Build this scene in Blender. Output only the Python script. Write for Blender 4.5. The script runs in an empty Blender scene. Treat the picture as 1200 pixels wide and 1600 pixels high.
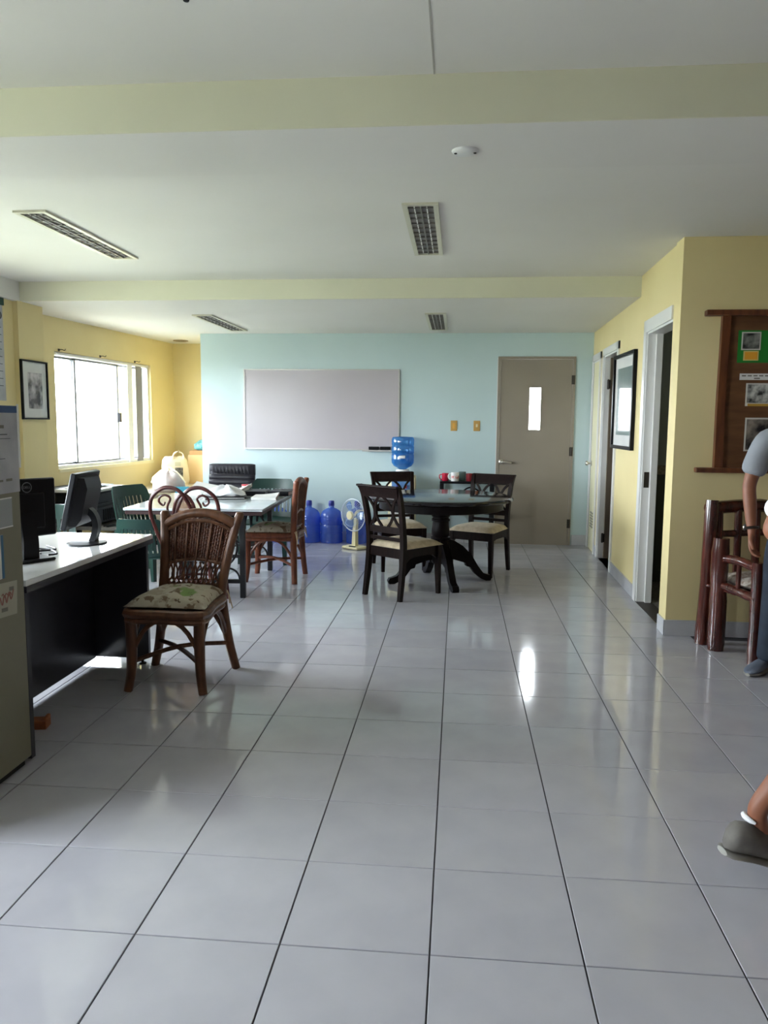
import bpy, bmesh, math, random
from mathutils import Vector, Matrix, Euler
random.seed(7)
SC = bpy.context.scene
COL = SC.collection
PI = math.pi

# ------------------------------------------------------------------ camera
F_PX, YAW, PITCH, ROLL = 1218.51, 0.0931933, -0.1150648, 0.0077266
CAM = Vector((0.448727, -1.90286, 1.387945))
fw = Vector((-math.sin(YAW) * math.cos(PITCH), math.cos(YAW) * math.cos(PITCH), math.sin(PITCH)))
r0 = Vector((math.cos(YAW), math.sin(YAW), 0)); u0 = r0.cross(fw)
rt = r0 * math.cos(ROLL) + u0 * math.sin(ROLL); up = -r0 * math.sin(ROLL) + u0 * math.cos(ROLL)
cd = bpy.data.cameras.new('camera'); cam = bpy.data.objects.new('camera', cd); COL.objects.link(cam)
cam.matrix_world = Matrix(((rt.x, up.x, -fw.x, CAM.x), (rt.y, up.y, -fw.y, CAM.y), (rt.z, up.z, -fw.z, CAM.z), (0, 0, 0, 1)))
cd.sensor_fit = 'VERTICAL'; cd.sensor_height = 24.0; cd.lens = F_PX / 1600 * 24.0
cd.clip_start = 0.05; cd.clip_end = 200
SC.camera = cam

# ------------------------------------------------------------------ world (bright overcast sky)
w = bpy.data.worlds.new('overcast_sky'); SC.world = w; w.use_nodes = True
wn = w.node_tree.nodes; wl = w.node_tree.links
bg = wn['Background']; bg.inputs['Color'].default_value = (0.91, 0.965, 1.03, 1); bg.inputs['Strength'].default_value = 12.0

# ------------------------------------------------------------------ colour management
SC.view_settings.view_transform = 'Standard'; SC.view_settings.look = 'None'
SC.view_settings.gamma = 1.0; SC.view_settings.use_curve_mapping = False
SC.view_settings.exposure = 2.03

# daylight portals in the openings (they only guide the sampling of the sky)
def portal(name, loc, rot, sx, sy):
    l = bpy.data.lights.new(name, 'AREA'); l.shape = 'RECTANGLE'; l.size = sx; l.size_y = sy
    l.cycles.is_portal = True
    o = bpy.data.objects.new(name, l); COL.objects.link(o); o.location = loc; o.rotation_euler = rot
portal('window_portal', (-3.62, 6.6, 1.47), (0, -PI / 2, 0), 1.2, 2.1)
portal('window_portal', (-3.62, 2.975, 1.45), (0, -PI / 2, 0), 1.2, 2.1)
portal('window_portal', (-3.62, -0.85, 1.45), (0, -PI / 2, 0), 1.2, 2.1)
portal('fill_opening_portal', (-2.2, -4.55, 1.15), (PI / 2, 0, 0), 1.6, 2.1)

# ------------------------------------------------------------------ materials
def lin(c):
    return tuple(((v / 255) / 12.92 if v / 255 <= 0.04045 else ((v / 255 + 0.055) / 1.055) ** 2.4) for v in c)
MATS = {}
def mat(name, rgb, rough=0.5, rgb2=None, scale=8.0, detail=4.0, metal=0.0, bump=0.0, bscale=None, spec=0.5, coat=0.0, trans=0.0,
        ior=1.45, stretch=None, rand=0.0, contrast=(0.35, 0.65), alpha=1.0, sheen=0.0):
    if name in MATS: return MATS[name]
    m = bpy.data.materials.new(name); m.use_nodes = True; MATS[name] = m
    n = m.node_tree.nodes; L = m.node_tree.links; p = n['Principled BSDF']
    c = (*lin(rgb), 1)
    p.inputs['Base Color'].default_value = c; p.inputs['Roughness'].default_value = rough
    p.inputs['Metallic'].default_value = metal; p.inputs['Specular IOR Level'].default_value = spec
    p.inputs['Coat Weight'].default_value = coat; p.inputs['Coat Roughness'].default_value = 0.08
    p.inputs['Transmission Weight'].default_value = trans; p.inputs['IOR'].default_value = ior
    p.inputs['Alpha'].default_value = alpha; p.inputs['Sheen Weight'].default_value = sheen
    tc = None
    if rgb2 is not None or bump:
        tc = n.new('ShaderNodeTexCoord'); mp = n.new('ShaderNodeMapping'); L.new(tc.outputs['Object'], mp.inputs['Vector'])
        if stretch: mp.inputs['Scale'].default_value = stretch
        nz = n.new('ShaderNodeTexNoise'); nz.inputs['Scale'].default_value = scale; nz.inputs['Detail'].default_value = detail
        L.new(mp.outputs['Vector'], nz.inputs['Vector'])
    src = None
    if rgb2 is not None:
        cr = n.new('ShaderNodeValToRGB'); cr.color_ramp.elements[0].position = contrast[0]; cr.color_ramp.elements[1].position = contrast[1]
        cr.color_ramp.elements[0].color = c; cr.color_ramp.elements[1].color = (*lin(rgb2), 1)
        L.new(nz.outputs['Fac'], cr.inputs['Fac']); src = cr.outputs['Color']
    if rand:
        oi = n.new('ShaderNodeObjectInfo'); mr = n.new('ShaderNodeMapRange')
        mr.inputs['To Min'].default_value = 1 - rand; mr.inputs['To Max'].default_value = 1 + rand
        L.new(oi.outputs['Random'], mr.inputs['Value'])
        mx = n.new('ShaderNodeVectorMath'); mx.operation = 'SCALE'
        if src: L.new(src, mx.inputs[0])
        else: mx.inputs[0].default_value = c[:3]
        L.new(mr.outputs['Result'], mx.inputs['Scale']); src = mx.outputs['Vector']
    if src: L.new(src, p.inputs['Base Color'])
    if bump:
        b = n.new('ShaderNodeBump'); b.inputs['Strength'].default_value = bump; b.inputs['Distance'].default_value = 0.004
        nb = nz
        if bscale:
            nb = n.new('ShaderNodeTexNoise'); nb.inputs['Scale'].default_value = bscale; nb.inputs['Detail'].default_value = 2
            L.new(mp.outputs['Vector'], nb.inputs['Vector'])
        L.new(nb.outputs['Fac'], b.inputs['Height']); L.new(b.outputs['Normal'], p.inputs['Normal'])
    return m

def glass_mat(name, tint=(1, 1, 1), gloss=0.08, rough=0.02):
    if name in MATS: return MATS[name]
    m = bpy.data.materials.new(name); m.use_nodes = True; MATS[name] = m
    n = m.node_tree.nodes; L = m.node_tree.links; n.remove(n['Principled BSDF']); out = n['Material Output']
    t = n.new('ShaderNodeBsdfTransparent'); t.inputs['Color'].default_value = (*tint, 1)
    g = n.new('ShaderNodeBsdfGlossy'); g.inputs['Roughness'].default_value = rough
    mx = n.new('ShaderNodeMixShader'); mx.inputs['Fac'].default_value = gloss
    L.new(t.outputs[0], mx.inputs[1]); L.new(g.outputs[0], mx.inputs[2]); L.new(mx.outputs[0], out.inputs['Surface'])
    return m

def tinted_plastic(name, rgb, clear=0.45, gloss=0.07, diff=None):
    """thin translucent plastic: tinted see-through, some diffuse body, a glossy skin"""
    if name in MATS: return MATS[name]
    m = bpy.data.materials.new(name); m.use_nodes = True; MATS[name] = m
    n = m.node_tree.nodes; L = m.node_tree.links; n.remove(n['Principled BSDF']); out = n['Material Output']
    c = (*lin(rgb), 1)
    t = n.new('ShaderNodeBsdfTransparent'); t.inputs['Color'].default_value = c
    d = n.new('ShaderNodeBsdfDiffuse'); d.inputs['Color'].default_value = (*lin(diff or rgb), 1)
    tl = n.new('ShaderNodeBsdfTranslucent'); tl.inputs['Color'].default_value = (*lin(diff or rgb), 1)
    g = n.new('ShaderNodeBsdfGlossy'); g.inputs['Roughness'].default_value = 0.08
    m0 = n.new('ShaderNodeMixShader'); m0.inputs['Fac'].default_value = 0.4
    L.new(d.outputs[0], m0.inputs[1]); L.new(tl.outputs[0], m0.inputs[2])
    m1 = n.new('ShaderNodeMixShader'); m1.inputs['Fac'].default_value = clear
    L.new(m0.outputs[0], m1.inputs[1]); L.new(t.outputs[0], m1.inputs[2])
    m2 = n.new('ShaderNodeMixShader'); m2.inputs['Fac'].default_value = gloss
    L.new(m1.outputs[0], m2.inputs[1]); L.new(g.outputs[0], m2.inputs[2]); L.new(m2.outputs[0], out.inputs['Surface'])
    return m

YELLOW = mat('yellow_wall_paint', (229, 213, 161), 0.6, (224, 207, 153), 1.3, bump=0.05, bscale=60)
CYAN = mat('pale_cyan_wall_paint', (197, 215, 217), 0.3, (192, 211, 213), 1.2, bump=0.04, bscale=40, spec=0.35)
CEIL = mat('white_ceiling_paint', (226, 224, 219), 0.7, (221, 219, 213), 0.8, bump=0.05, bscale=50)
BEAMP = mat('cream_beam_paint', (219, 217, 194), 0.6, (213, 211, 189), 1.5)
TILE = mat('glazed_grey_floor_tile', (186, 185, 193), 0.085, (176, 175, 184), 5.0, 6, rand=0.035, spec=0.8, bump=0.015, bscale=6, contrast=(0.3, 0.75))
GROUT = mat('dark_grout', (66, 64, 68), 0.9)
SKIRT = mat('pale_glazed_skirting_tile', (200, 201, 206), 0.15, (190, 191, 197), 6, rand=0.03)
WHITEP = mat('white_gloss_trim_paint', (225, 224, 222), 0.35)
DOORP = mat('taupe_door_paint', (150, 140, 127), 0.45, (145, 135, 122), 2.0, spec=0.3)
CREAMDOOR = mat('cream_door_paint', (232, 226, 190), 0.4)
STEEL = mat('brushed_steel', (205, 200, 192), 0.3, metal=1.0)
DARKMETAL = mat('dark_bronze_metal', (62, 56, 50), 0.4, metal=0.7)
ALU = mat('white_aluminium', (228, 228, 228), 0.4)
GLASS = glass_mat('dimming_window_glass', (0.76, 0.775, 0.78), 0.05)  # grey tint put into the pane to dim the daylight through it
TINT = [glass_mat('light_dimming_glass', (0.78, 0.8, 0.8), 0.05), glass_mat('faint_dimming_glass', (0.9, 0.92, 0.92), 0.05), glass_mat('strong_dimming_glass', (0.10, 0.103, 0.103), 0.05)]  # tints picked to hold back daylight from the unseen openings
FROST = glass_mat('door_vision_glass', (0.97, 0.98, 0.97), 0.05)
PICGLASS = glass_mat('picture_glass', (1, 1, 1), 0.05, 0.05)
ESPRESSO = mat('espresso_stained_wood', (32, 20, 18), 0.4, (22, 14, 13), 14, stretch=(6, 6, 0.7), spec=0.15)
TABLEB = mat('black_brown_table_base', (22, 16, 16), 0.34, (16, 12, 12), 8, stretch=(1, 8, 1), spec=0.15)
TABLEW = mat('black_brown_lacquered_wood', (30, 25, 27), 0.12, (24, 20, 22), 8, stretch=(1, 8, 1), spec=0.6)
CREAMFAB = mat('cream_patterned_fabric', (214, 197, 168), 0.85, (190, 171, 142), 22, bump=0.2, bscale=240, sheen=0.2)
RATTAN = mat('dark_brown_rattan_pole', (112, 74, 50), 0.38, (84, 53, 36), 30, stretch=(1, 1, 0.3), bump=0.15)
RATTANR = mat('reddish_rattan_pole', (128, 72, 48), 0.35, (98, 52, 36), 30, stretch=(1, 1, 0.3), bump=0.15)
WEAVE = mat('woven_rattan_strand', (104, 62, 43), 0.5, (76, 44, 31), 40, bump=0.2)
MAROON = mat('maroon_bentwood', (84, 40, 38), 0.3, (62, 30, 29), 20)
CANE = mat('tan_cane_webbing', (150, 100, 60), 0.6, (124, 80, 46), 60)
BLACKLAM = mat('charcoal_desk_laminate', (46, 46, 56), 0.3, (42, 42, 52), 3)
WHITELAM = mat('glossy_white_desk_top', (228, 229, 232), 0.09, (224, 225, 229), 3, spec=0.6)
BLACKPL = mat('black_plastic', (18, 18, 21), 0.4, spec=0.2)
GREYPL = mat('charcoal_plastic', (38, 39, 43), 0.4, spec=0.25)
SCREEN = mat('dark_screen_glass', (10, 10, 14), 0.08)
LOGO = mat('grey_badge', (112, 116, 120), 0.3, metal=0.5)
OLIVE = mat('olive_grey_steel', (128, 125, 106), 0.42, (122, 119, 101), 2.5)
GREENPL = mat('dark_green_plastic', (36, 66, 60), 0.32, (31, 58, 53), 5)
LEATHER = mat('black_leather', (42, 40, 48), 0.38, (34, 32, 40), 18, bump=0.25, bscale=120)
BLACKIRON = mat('black_iron', (24, 24, 28), 0.4)
GLASSTOP = mat('pale_glazed_table_top', (196, 204, 208), 0.07, (188, 197, 202), 4, spec=0.6)
REDEDGE = mat('dark_red_table_edge', (60, 36, 36), 0.4)
BLUEPL = tinted_plastic('royal_blue_bottle_plastic', (165, 190, 250), 0.5, 0.06, (98, 134, 220))
BLUEJUG = tinted_plastic('sky_blue_jug_plastic', (160, 208, 240), 0.62, 0.08, (70, 150, 215))
DKBLUE = mat('dark_blue_plastic', (34, 48, 140), 0.4)
CREAMPL = mat('cream_plastic', (226, 215, 176), 0.4)
WHITEPL = mat('white_plastic', (226, 226, 224), 0.35)
BLADE = tinted_plastic('pale_blue_fan_blade', (170, 200, 235), 0.5, 0.05, (150, 185, 230))
WIRE = mat('pale_fan_wire', (205, 214, 226), 0.4)
WBOARD = mat('whiteboard_enamel', (190, 183, 188), 0.22, (185, 178, 184), 1.5)
LOGWOOD = mat('varnished_red_log', (92, 42, 32), 0.18, (58, 25, 21), 6, stretch=(3, 3, 0.6), coat=0.6)
PLY = mat('brown_plywood', (112, 76, 46), 0.55, (92, 60, 36), 4, stretch=(1, 1, 5))
BOARDFR = mat('red_brown_timber', (108, 62, 34), 0.4, (78, 44, 26), 6, stretch=(4, 4, 0.8))
PAPER = mat('white_paper', (222, 221, 218), 0.8, (214, 213, 211), 6)
GREYPAPER = mat('greyed_paper', (188, 188, 192), 0.8, (172, 172, 178), 9)
CARD = mat('cardboard', (190, 146, 98), 0.8, (180, 136, 90), 4)
SKIN = mat('tan_skin', (146, 94, 70), 0.5, (136, 86, 63), 9)
HAIR = mat('black_hair', (22, 19, 18), 0.5)
GREYPOLO = mat('grey_cotton', (150, 153, 158), 0.85, (140, 143, 149), 8)
JEANS = mat('dark_blue_denim', (42, 52, 66), 0.8, (32, 40, 53), 14)
WHITEFAB = mat('white_cotton', (232, 233, 236), 0.85)
KHAKI = mat('khaki_cotton', (128, 112, 86), 0.85)
SHOE = mat('grey_canvas_shoe', (112, 108, 102), 0.7, (96, 92, 88), 20)
SHOE2 = mat('blue_grey_shoe', (96, 104, 120), 0.6)
SOLE = mat('rubber_sole', (150, 148, 142), 0.7)
TEAL = mat('teal_cloth', (64, 150, 160), 0.7, (150, 205, 205), 25)
PINKISH = mat('pale_pink_bag', (228, 208, 206), 0.6, (236, 230, 228), 12)
BAGW = mat('off_white_canvas', (226, 214, 190), 0.8, (216, 203, 178), 8)
DARK = mat('restroom_dark_tile', (150, 158, 160), 0.35)
DARKER = mat('restroom_lower_tile', (66, 70, 66), 0.35)

# ------------------------------------------------------------------ mesh helpers
def BM(): return bmesh.new()
def box(bm, c, s, rot=None, bev=0.0, seg=1):
    r = bmesh.ops.create_cube(bm, size=1.0)
    vs = r['verts']
    bmesh.ops.scale(bm, vec=s, verts=vs)
    if bev > 0:
        es = list({e for v in vs for e in v.link_edges})
        rb = bmesh.ops.bevel(bm, geom=es, offset=min(bev, min(s) * 0.49), segments=seg, affect='EDGES', profile=0.5)
        vs = list({v for f in rb['faces'] for v in f.verts} | {v for v in vs if v.is_valid})
        seen = set(vs); st = list(vs)
        while st:
            v = st.pop()
            for e in v.link_edges:
                o = e.other_vert(v)
                if o not in seen: seen.add(o); st.append(o)
        vs = list(seen)
    M = Matrix.Translation(c)
    if rot: M = M @ Euler(rot).to_matrix().to_4x4()
    bmesh.ops.transform(bm, matrix=M, verts=vs)
    return vs
def bx(bm, x0, x1, y0, y1, z0, z1, bev=0.0):
    return box(bm, ((x0 + x1) / 2, (y0 + y1) / 2, (z0 + z1) / 2), (abs(x1 - x0), abs(y1 - y0), abs(z1 - z0)), None, bev)
def frames(pts, closed=False, ref=None):
    n = len(pts); out = []; prev = None
    for i in range(n):
        if closed: t = pts[(i + 1) % n] - pts[(i - 1) % n]
        else: t = pts[min(i + 1, n - 1)] - pts[max(i - 1, 0)]
        t = t.normalized() if t.length > 1e-9 else Vector((0, 0, 1))
        if ref is not None: a = Vector(ref)
        elif prev is None: a = Vector((1, 0, 0)) if abs(t.x) < 0.8 else Vector((0, 1, 0))
        else: a = prev
        a = a - t * a.dot(t)
        if a.length < 1e-6: a = t.orthogonal()
        a.normalize(); prev = a
        out.append((a, t.cross(a)))
    return out
def smooth_pts(P, k=6, closed=False):
    P = [Vector(p) for p in P]; n = len(P); out = []
    rng = range(n) if closed else range(n - 1)
    for i in rng:
        if closed: a, b, c, d = P[(i - 1) % n], P[i], P[(i + 1) % n], P[(i + 2) % n]
        else: a, b, c, d = P[max(i - 1, 0)], P[i], P[i + 1], P[min(i + 2, n - 1)]
        for j in range(k):
            t = j / k
            out.append(0.5 * ((2 * b) + (c - a) * t + (2 * a - 5 * b + 4 * c - d) * t * t + (3 * b - a - 3 * c + d) * t ** 3))
    if not closed: out.append(P[-1])
    return out
def tube(bm, pts, r, seg=8, closed=False, caps=True, sm=0):
    """round section along pts; r a number or one per point"""
    n0 = len(pts)
    if sm:
        rr = r if isinstance(r, (list, tuple)) else [r] * n0
        pr = smooth_pts([(x, 0, 0) for x in rr], sm, closed)
        pts = smooth_pts(pts, sm, closed); r = [p.x for p in pr]
    pts = [Vector(p) for p in pts]
    fr = frames(pts, closed); rings = []
    for i, p in enumerate(pts):
        ri = r[i] if isinstance(r, (list, tuple)) else r
        a, b = fr[i]
        rings.append([bm.verts.new(p + (a * math.cos(2 * PI * k / seg) + b * math.sin(2 * PI * k / seg)) * ri) for k in range(seg)])
    m = len(rings)
    for i in range(m if closed else m - 1):
        A, B = rings[i], rings[(i + 1) % m]
        off = 0
        if closed and i == m - 1:   # best twist for the seam
            off = min(range(seg), key=lambda o: sum((A[k].co - B[(k + o) % seg].co).length for k in range(seg)))
        for k in range(seg):
            bm.faces.new((A[k], A[(k + 1) % seg], B[(k + 1 + off) % seg], B[(k + off) % seg]))
    if caps and not closed:
        bm.faces.new(rings[0][::-1]); bm.faces.new(rings[-1])
def bar(bm, pts, w, d, ref=(1, 0, 0), sm=0):
    """rectangular section: w along ref, d across; w, d numbers or one per point"""
    n0 = len(pts)
    W = w if isinstance(w, (list, tuple)) else [w] * n0
    D = d if isinstance(d, (list, tuple)) else [d] * n0
    if sm:
        q = smooth_pts([(a, b, 0) for a, b in zip(W, D)], sm); W = [v.x for v in q]; D = [v.y for v in q]
        pts = smooth_pts(pts, sm)
    pts = [Vector(p) for p in pts]; fr = frames(pts, False, ref); rings = []
    for p, (a, b), ww, dd in zip(pts, fr, W, D):
        rings.append([bm.verts.new(p + a * (sx * ww / 2) + b * (sy * dd / 2)) for sx, sy in ((-1, -1), (1, -1), (1, 1), (-1, 1))])
    for A, B in zip(rings, rings[1:]):
        for k in range(4): bm.faces.new((A[k], A[(k + 1) % 4], B[(k + 1) % 4], B[k]))
    bm.faces.new(rings[0][::-1]); bm.faces.new(rings[-1])
def lathe(bm, prof, seg=24, c=(0, 0, 0)):
    rings = []
    for r, z in prof:
        if r < 1e-5: rings.append([bm.verts.new((c[0], c[1], c[2] + z))])
        else: rings.append([bm.verts.new((c[0] + r * math.cos(2 * PI * k / seg), c[1] + r * math.sin(2 * PI * k / seg), c[2] + z)) for k in range(seg)])
    for A, B in zip(rings, rings[1:]):
        for k in range(seg):
            k2 = (k + 1) % seg
            if len(A) == 1 and len(B) == 1: continue
            if len(A) == 1: bm.faces.new((A[0], B[k2], B[k]))
            elif len(B) == 1: bm.faces.new((A[k], A[k2], B[0]))
            else: bm.faces.new((A[k], A[k2], B[k2], B[k]))
def prism(bm, outline, d0, d1, M=None):
    """outline in local XZ, extruded along local Y from d0 to d1"""
    A = [bm.verts.new((x, d0, z)) for x, z in outline]; B = [bm.verts.new((x, d1, z)) for x, z in outline]
    n = len(A)
    for k in range(n): bm.faces.new((A[k], A[(k + 1) % n], B[(k + 1) % n], B[k]))
    bm.faces.new(A[::-1]); bm.faces.new(B)
    if M is not None: bmesh.ops.transform(bm, matrix=M, verts=A + B)
def cushion(bm, hx, hy, th, z, nx=14, ny=14, tuft=None, edge=0.22, fn=None):
    """pillow: rounded top and bottom meeting in a seam"""
    top, bot = [], []
    for j in range(ny + 1):
        rt_, rb_ = [], []
        for i in range(nx + 1):
            u = 2 * i / nx - 1; v = 2 * j / ny - 1
            e = (1 - abs(u) ** 4) * (1 - abs(v) ** 4); e = max(e, 0) ** (0.45 if not tuft else 0.62)
            x, y = u * hx, v * hy
            if fn: x, y = fn(x, y)
            h = th * e
            if tuft:
                for tx, ty in tuft: h -= th * 0.55 * math.exp(-((x - tx) ** 2 + (y - ty) ** 2) / 0.0022)
            rim = i in (0, nx) or j in (0, ny)
            a = bm.verts.new((x, y, z + (0 if rim else h))); rt_.append(a)
            rb_.append(a if rim else bm.verts.new((x, y, z - th * edge * e)))
        top.append(rt_); bot.append(rb_)
    for j in range(ny):
        for i in range(nx):
            bm.faces.new((top[j][i], top[j][i + 1], top[j + 1][i + 1], top[j + 1][i]))
            q = (bot[j][i], bot[j + 1][i], bot[j + 1][i + 1], bot[j][i + 1])
            if len(set(q)) == 4 and not all(v in (top[j][i], top[j + 1][i], top[j + 1][i + 1], top[j][i + 1]) for v in q): bm.faces.new(q)

def obj(name, bm, m, parent=None, smooth=40, loc=None, rot=None):
    bmesh.ops.recalc_face_normals(bm, faces=bm.faces)
    me = bpy.data.meshes.new(name); bm.to_mesh(me); bm.free()
    if m: me.materials.append(m)
    if smooth:
        me.shade_smooth(); me.set_sharp_from_angle(angle=math.radians(smooth))
    o = bpy.data.objects.new(name, me); COL.objects.link(o)
    if parent: o.parent = parent
    if loc: o.location = loc
    if rot: o.rotation_euler = rot
    return o
def thing(name, label, cat, loc=(0, 0, 0), rz=0.0, group=None, scale=1.0):
    o = bpy.data.objects.new(name, None); COL.objects.link(o); o.empty_display_size = 0.1
    o.location = loc; o.rotation_euler = (0, 0, rz); o.scale = (scale,) * 3
    o['label'] = label; o['category'] = cat
    if group: o['group'] = group
    return o
def tag(o, label, cat, group=None):
    o['label'] = label; o['category'] = cat
    if group: o['group'] = group
    return o
def struct(name, bm, m, parent=None, smooth=0):
    o = obj(name, bm, m, parent, smooth)
    if parent is None: o['kind'] = 'structure'
    return o
def dup(root, loc, rz, label, group=None):
    r = root.copy(); COL.objects.link(r); r.location = loc; r.rotation_euler = (0, 0, rz); r['label'] = label
    if group: r['group'] = group
    for ch in list(root.children):
        c = ch.copy(); COL.objects.link(c); c.parent = r
        for g in list(ch.children):
            d = g.copy(); COL.objects.link(d); d.parent = c
    return r
def text_obj(name, body, size, m, M, parent=None, extrude=0.0006):
    cu = bpy.data.curves.new(name, 'FONT'); cu.body = body; cu.size = size; cu.extrude = extrude; cu.align_x = 'CENTER'; cu.align_y = 'CENTER'
    t = bpy.data.objects.new(name, cu); COL.objects.link(t)
    dg = bpy.context.evaluated_depsgraph_get(); me = bpy.data.meshes.new_from_object(t.evaluated_get(dg))
    bpy.data.objects.remove(t); bpy.data.curves.remove(cu)
    me.transform(M); me.materials.clear(); me.materials.append(m)
    o = bpy.data.objects.new(name, me); COL.objects.link(o)
    if parent: o.parent = parent
    return o

# ------------------------------------------------------------------ slightly out-of-square side walls
def RX(y, off=0.0): return 1.87 + (y - 4.3) * 0.024 - off        # right wall face
def LX(y, off=0.0): return -3.56 + (y - 5.4) * 0.085 + off      # left wall face
def wbox(bm, X, y0, y1, z0, z1, o0, o1):
    """box on a side wall: offsets o0..o1 are measured from the wall face into the room"""
    v = [bm.verts.new((X(y, o), y, z)) for y in (y0, y1) for o in (o0, o1) for z in (z0, z1)]
    for f in ((0, 1, 3, 2), (4, 6, 7, 5), (0, 4, 5, 1), (2, 3, 7, 6), (0, 2, 6, 4), (1, 5, 7, 3)): bm.faces.new([v[i] for i in f])

H, HB = 2.55, 2.39
YB = 7.10          # cyan back wall
YF = 3.285         # wall facing the camera on the right

# ================================================================== FLOOR
bm = BM(); bx(bm, -4.2, 4.6, -4.6, 8.7, -0.12, -0.004); floor = struct('floor', bm, GROUT)
GAP = 0.0045
cand = []
for i in range(-10, 12):
    for j in range(-11, 22):
        cx, cy = 0.4 * i + 0.2, 0.4 * j + 0.2
        if cx > RX(cy) and cy > YF: continue
        if cy > YB and cx > -2.4: continue
        if cx < -3.6: continue
        d = Vector((cx, cy, 0)) - CAM; z = d.dot(fw)
        vis = False; a = 0
        if z > 0.15:
            px = 600 + F_PX * d.dot(rt) / z; py = 800 - F_PX * d.dot(up) / z
            mg = F_PX * 0.3 / z
            vis = -mg < px < 1200 + mg and py < 1600 + mg
            a = 1 / z ** 3
        cand.append((vis, a, cx, cy))
cand.sort(key=lambda t: (not t[0], -t[1]))
tm = None
bmr = BM()
for k, (vis, a, cx, cy) in enumerate(cand):
    if k < 300 and vis:
        if tm is None:
            b = BM(); bx(b, -0.2 + GAP / 2, 0.2 - GAP / 2, -0.2 + GAP / 2, 0.2 - GAP / 2, -0.008, 0.0)
            top_e = [e for e in b.edges if all(abs(v.co.z) < 1e-6 for v in e.verts)]
            bmesh.ops.bevel(b, geom=top_e, offset=0.0012, segments=1, affect='EDGES')
            o = obj('tile', b, TILE, floor, 0); tm = o.data
        else:
            o = bpy.data.objects.new('tile', tm); COL.objects.link(o); o.parent = floor
        o.location = (cx, cy, 0)
    else:
        bx(bmr, cx - 0.2 + GAP / 2, cx + 0.2 - GAP / 2, cy - 0.2 + GAP / 2, cy + 0.2 - GAP / 2, -0.008, 0.0)
o = obj('distant_tiles', bmr, TILE, floor, 0); o['kind'] = 'stuff'

# ================================================================== CEILING AND BEAMS
bm = BM(); bx(bm, -4.2, 4.6, -4.6, 4.62, H, H + 0.15); ceiling = struct('ceiling', bm, CEIL)
bm = BM(); bx(bm, -4.2, 2.4, 4.62, 8.7, HB, H + 0.15); struct('ceiling_back', bm, CEIL)
bm = BM(); bx(bm, -3.6, RX(4.62) + 0.05, 4.60, 4.62, HB, H); struct('trim_1', bm, BEAMP)          # soffit front
bm = BM(); bx(bm, -3.6, 4.2, 0.870, 0.878, HB - 0.002, H); struct('trim_2', bm, BEAMP)              # cross beam, painted front
bm = BM(); bx(bm, -3.6, 4.2, 0.878, 1.36, HB, H); struct('trim_7', bm, CEIL)                       # cross beam, body
bm = BM(); bx(bm, -3.6, -3.3, 1.36, 4.60, HB - 0.005, H); struct('trim_3', bm, CEIL)               # beam along the left wall
bm = BM(); bx(bm, 0.345, 0.351, -1.5, 0.872, H - 0.0012, H); struct('trim_4', bm, mat('ceiling_joint', (176, 173, 166), 0.8))

# ================================================================== WALLS
DX0, DX1, DH = 0.90, 1.735, 2.115
bm = BM()
bx(bm, -2.555, DX0, YB, YB + 0.12, 0, 2.4); bx(bm, DX1, 2.3, YB, YB + 0.12, 0, 2.4); bx(bm, DX0, DX1, YB, YB + 0.12, DH, 2.4)
struct('wall_back', bm, CYAN)
bm = BM(); bx(bm, -2.555, -2.44, YB + 0.12, 8.35, 0, 2.4); struct('wall_alcove_side', bm, YELLOW)
bm = BM(); bx(bm, -4.2, -2.44, 8.26, 8.4, 0, 2.4); struct('wall_alcove_back', bm, YELLOW)

# left wall with three windows
WIN = [(5.60, 7.62, 0.885, 2.06)]
def wall_with_holes(X, y0, y1, z1, holes, o0, o1):
    b = BM(); y = y0
    for a, c, za, zb in sorted(holes):
        wbox(b, X, y, a, 0, z1, o0, o1); wbox(b, X, a, c, 0, za, o0, o1)
        if zb < z1: wbox(b, X, a, c, zb, z1, o0, o1)
        y = c
    wbox(b, X, y, y1, 0, z1, o0, o1)
    return b
struct('wall_left', wall_with_holes(LX, 4.9, 8.3, 2.4, WIN, -0.16, 0.0), YELLOW)
def LX2(y, off=0.0): return -3.345 + off
struct('wall_left_front', wall_with_holes(LX2, -4.4, 4.56, 2.56, [(1.9, 4.05, 0.85, 2.1), (-1.9, 0.2, 0.85, 2.1)], -0.16, 0.0), YELLOW)
bm = BM(); bx(bm, -3.7, -3.3, 4.56, 4.965, 0, HB); struct('wall_left_pillar', bm, YELLOW)

# rear wall behind the camera with an opening added for fill, and the far right wall
bm = BM(); bx(bm, -3.6, -3.0, -4.5, -4.34, 0, 2.56); bx(bm, -1.4, 4.3, -4.5, -4.34, 0, 2.56); bx(bm, -3.0, -1.4, -4.5, -4.34, 2.2, 2.56)
struct('wall_rear', bm, mat('bounce_cutting_brown', (112, 86, 60), 0.5, (92, 70, 48), 3, stretch=(1, 1, .2)))  # dark brown picked for the unseen walls to cut bounced light
bm = BM(); bx(bm, 3.3, 3.45, -4.5, 3.4, 0, 2.56); struct('wall_far_right', bm, MATS['bounce_cutting_brown'])
bm = BM(); bx(bm, 1.835, 4.3, YF, YF + 0.12, 0, H); struct('wall_front_right', bm, YELLOW)

# right wall: doorways  (near restroom, middle, far)
ND = (3.50, 4.27, 2.075)     # near opening
MD = (5.52, 6.28, 2.065)
FD = (6.55, 7.0, 2.06)
bm = wall_with_holes(RX, 3.43, YB + 0.05, H, [(ND[0], ND[1], 0, ND[2]), (MD[0], MD[1], 0, MD[2])], -0.11, 0.0)
struct('wall_right', bm, YELLOW)
bm = BM(); bx(bm, 1.835, 1.99, YF + 0.12, 3.455, 0, H); struct('wall_right_pier', bm, YELLOW)

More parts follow.
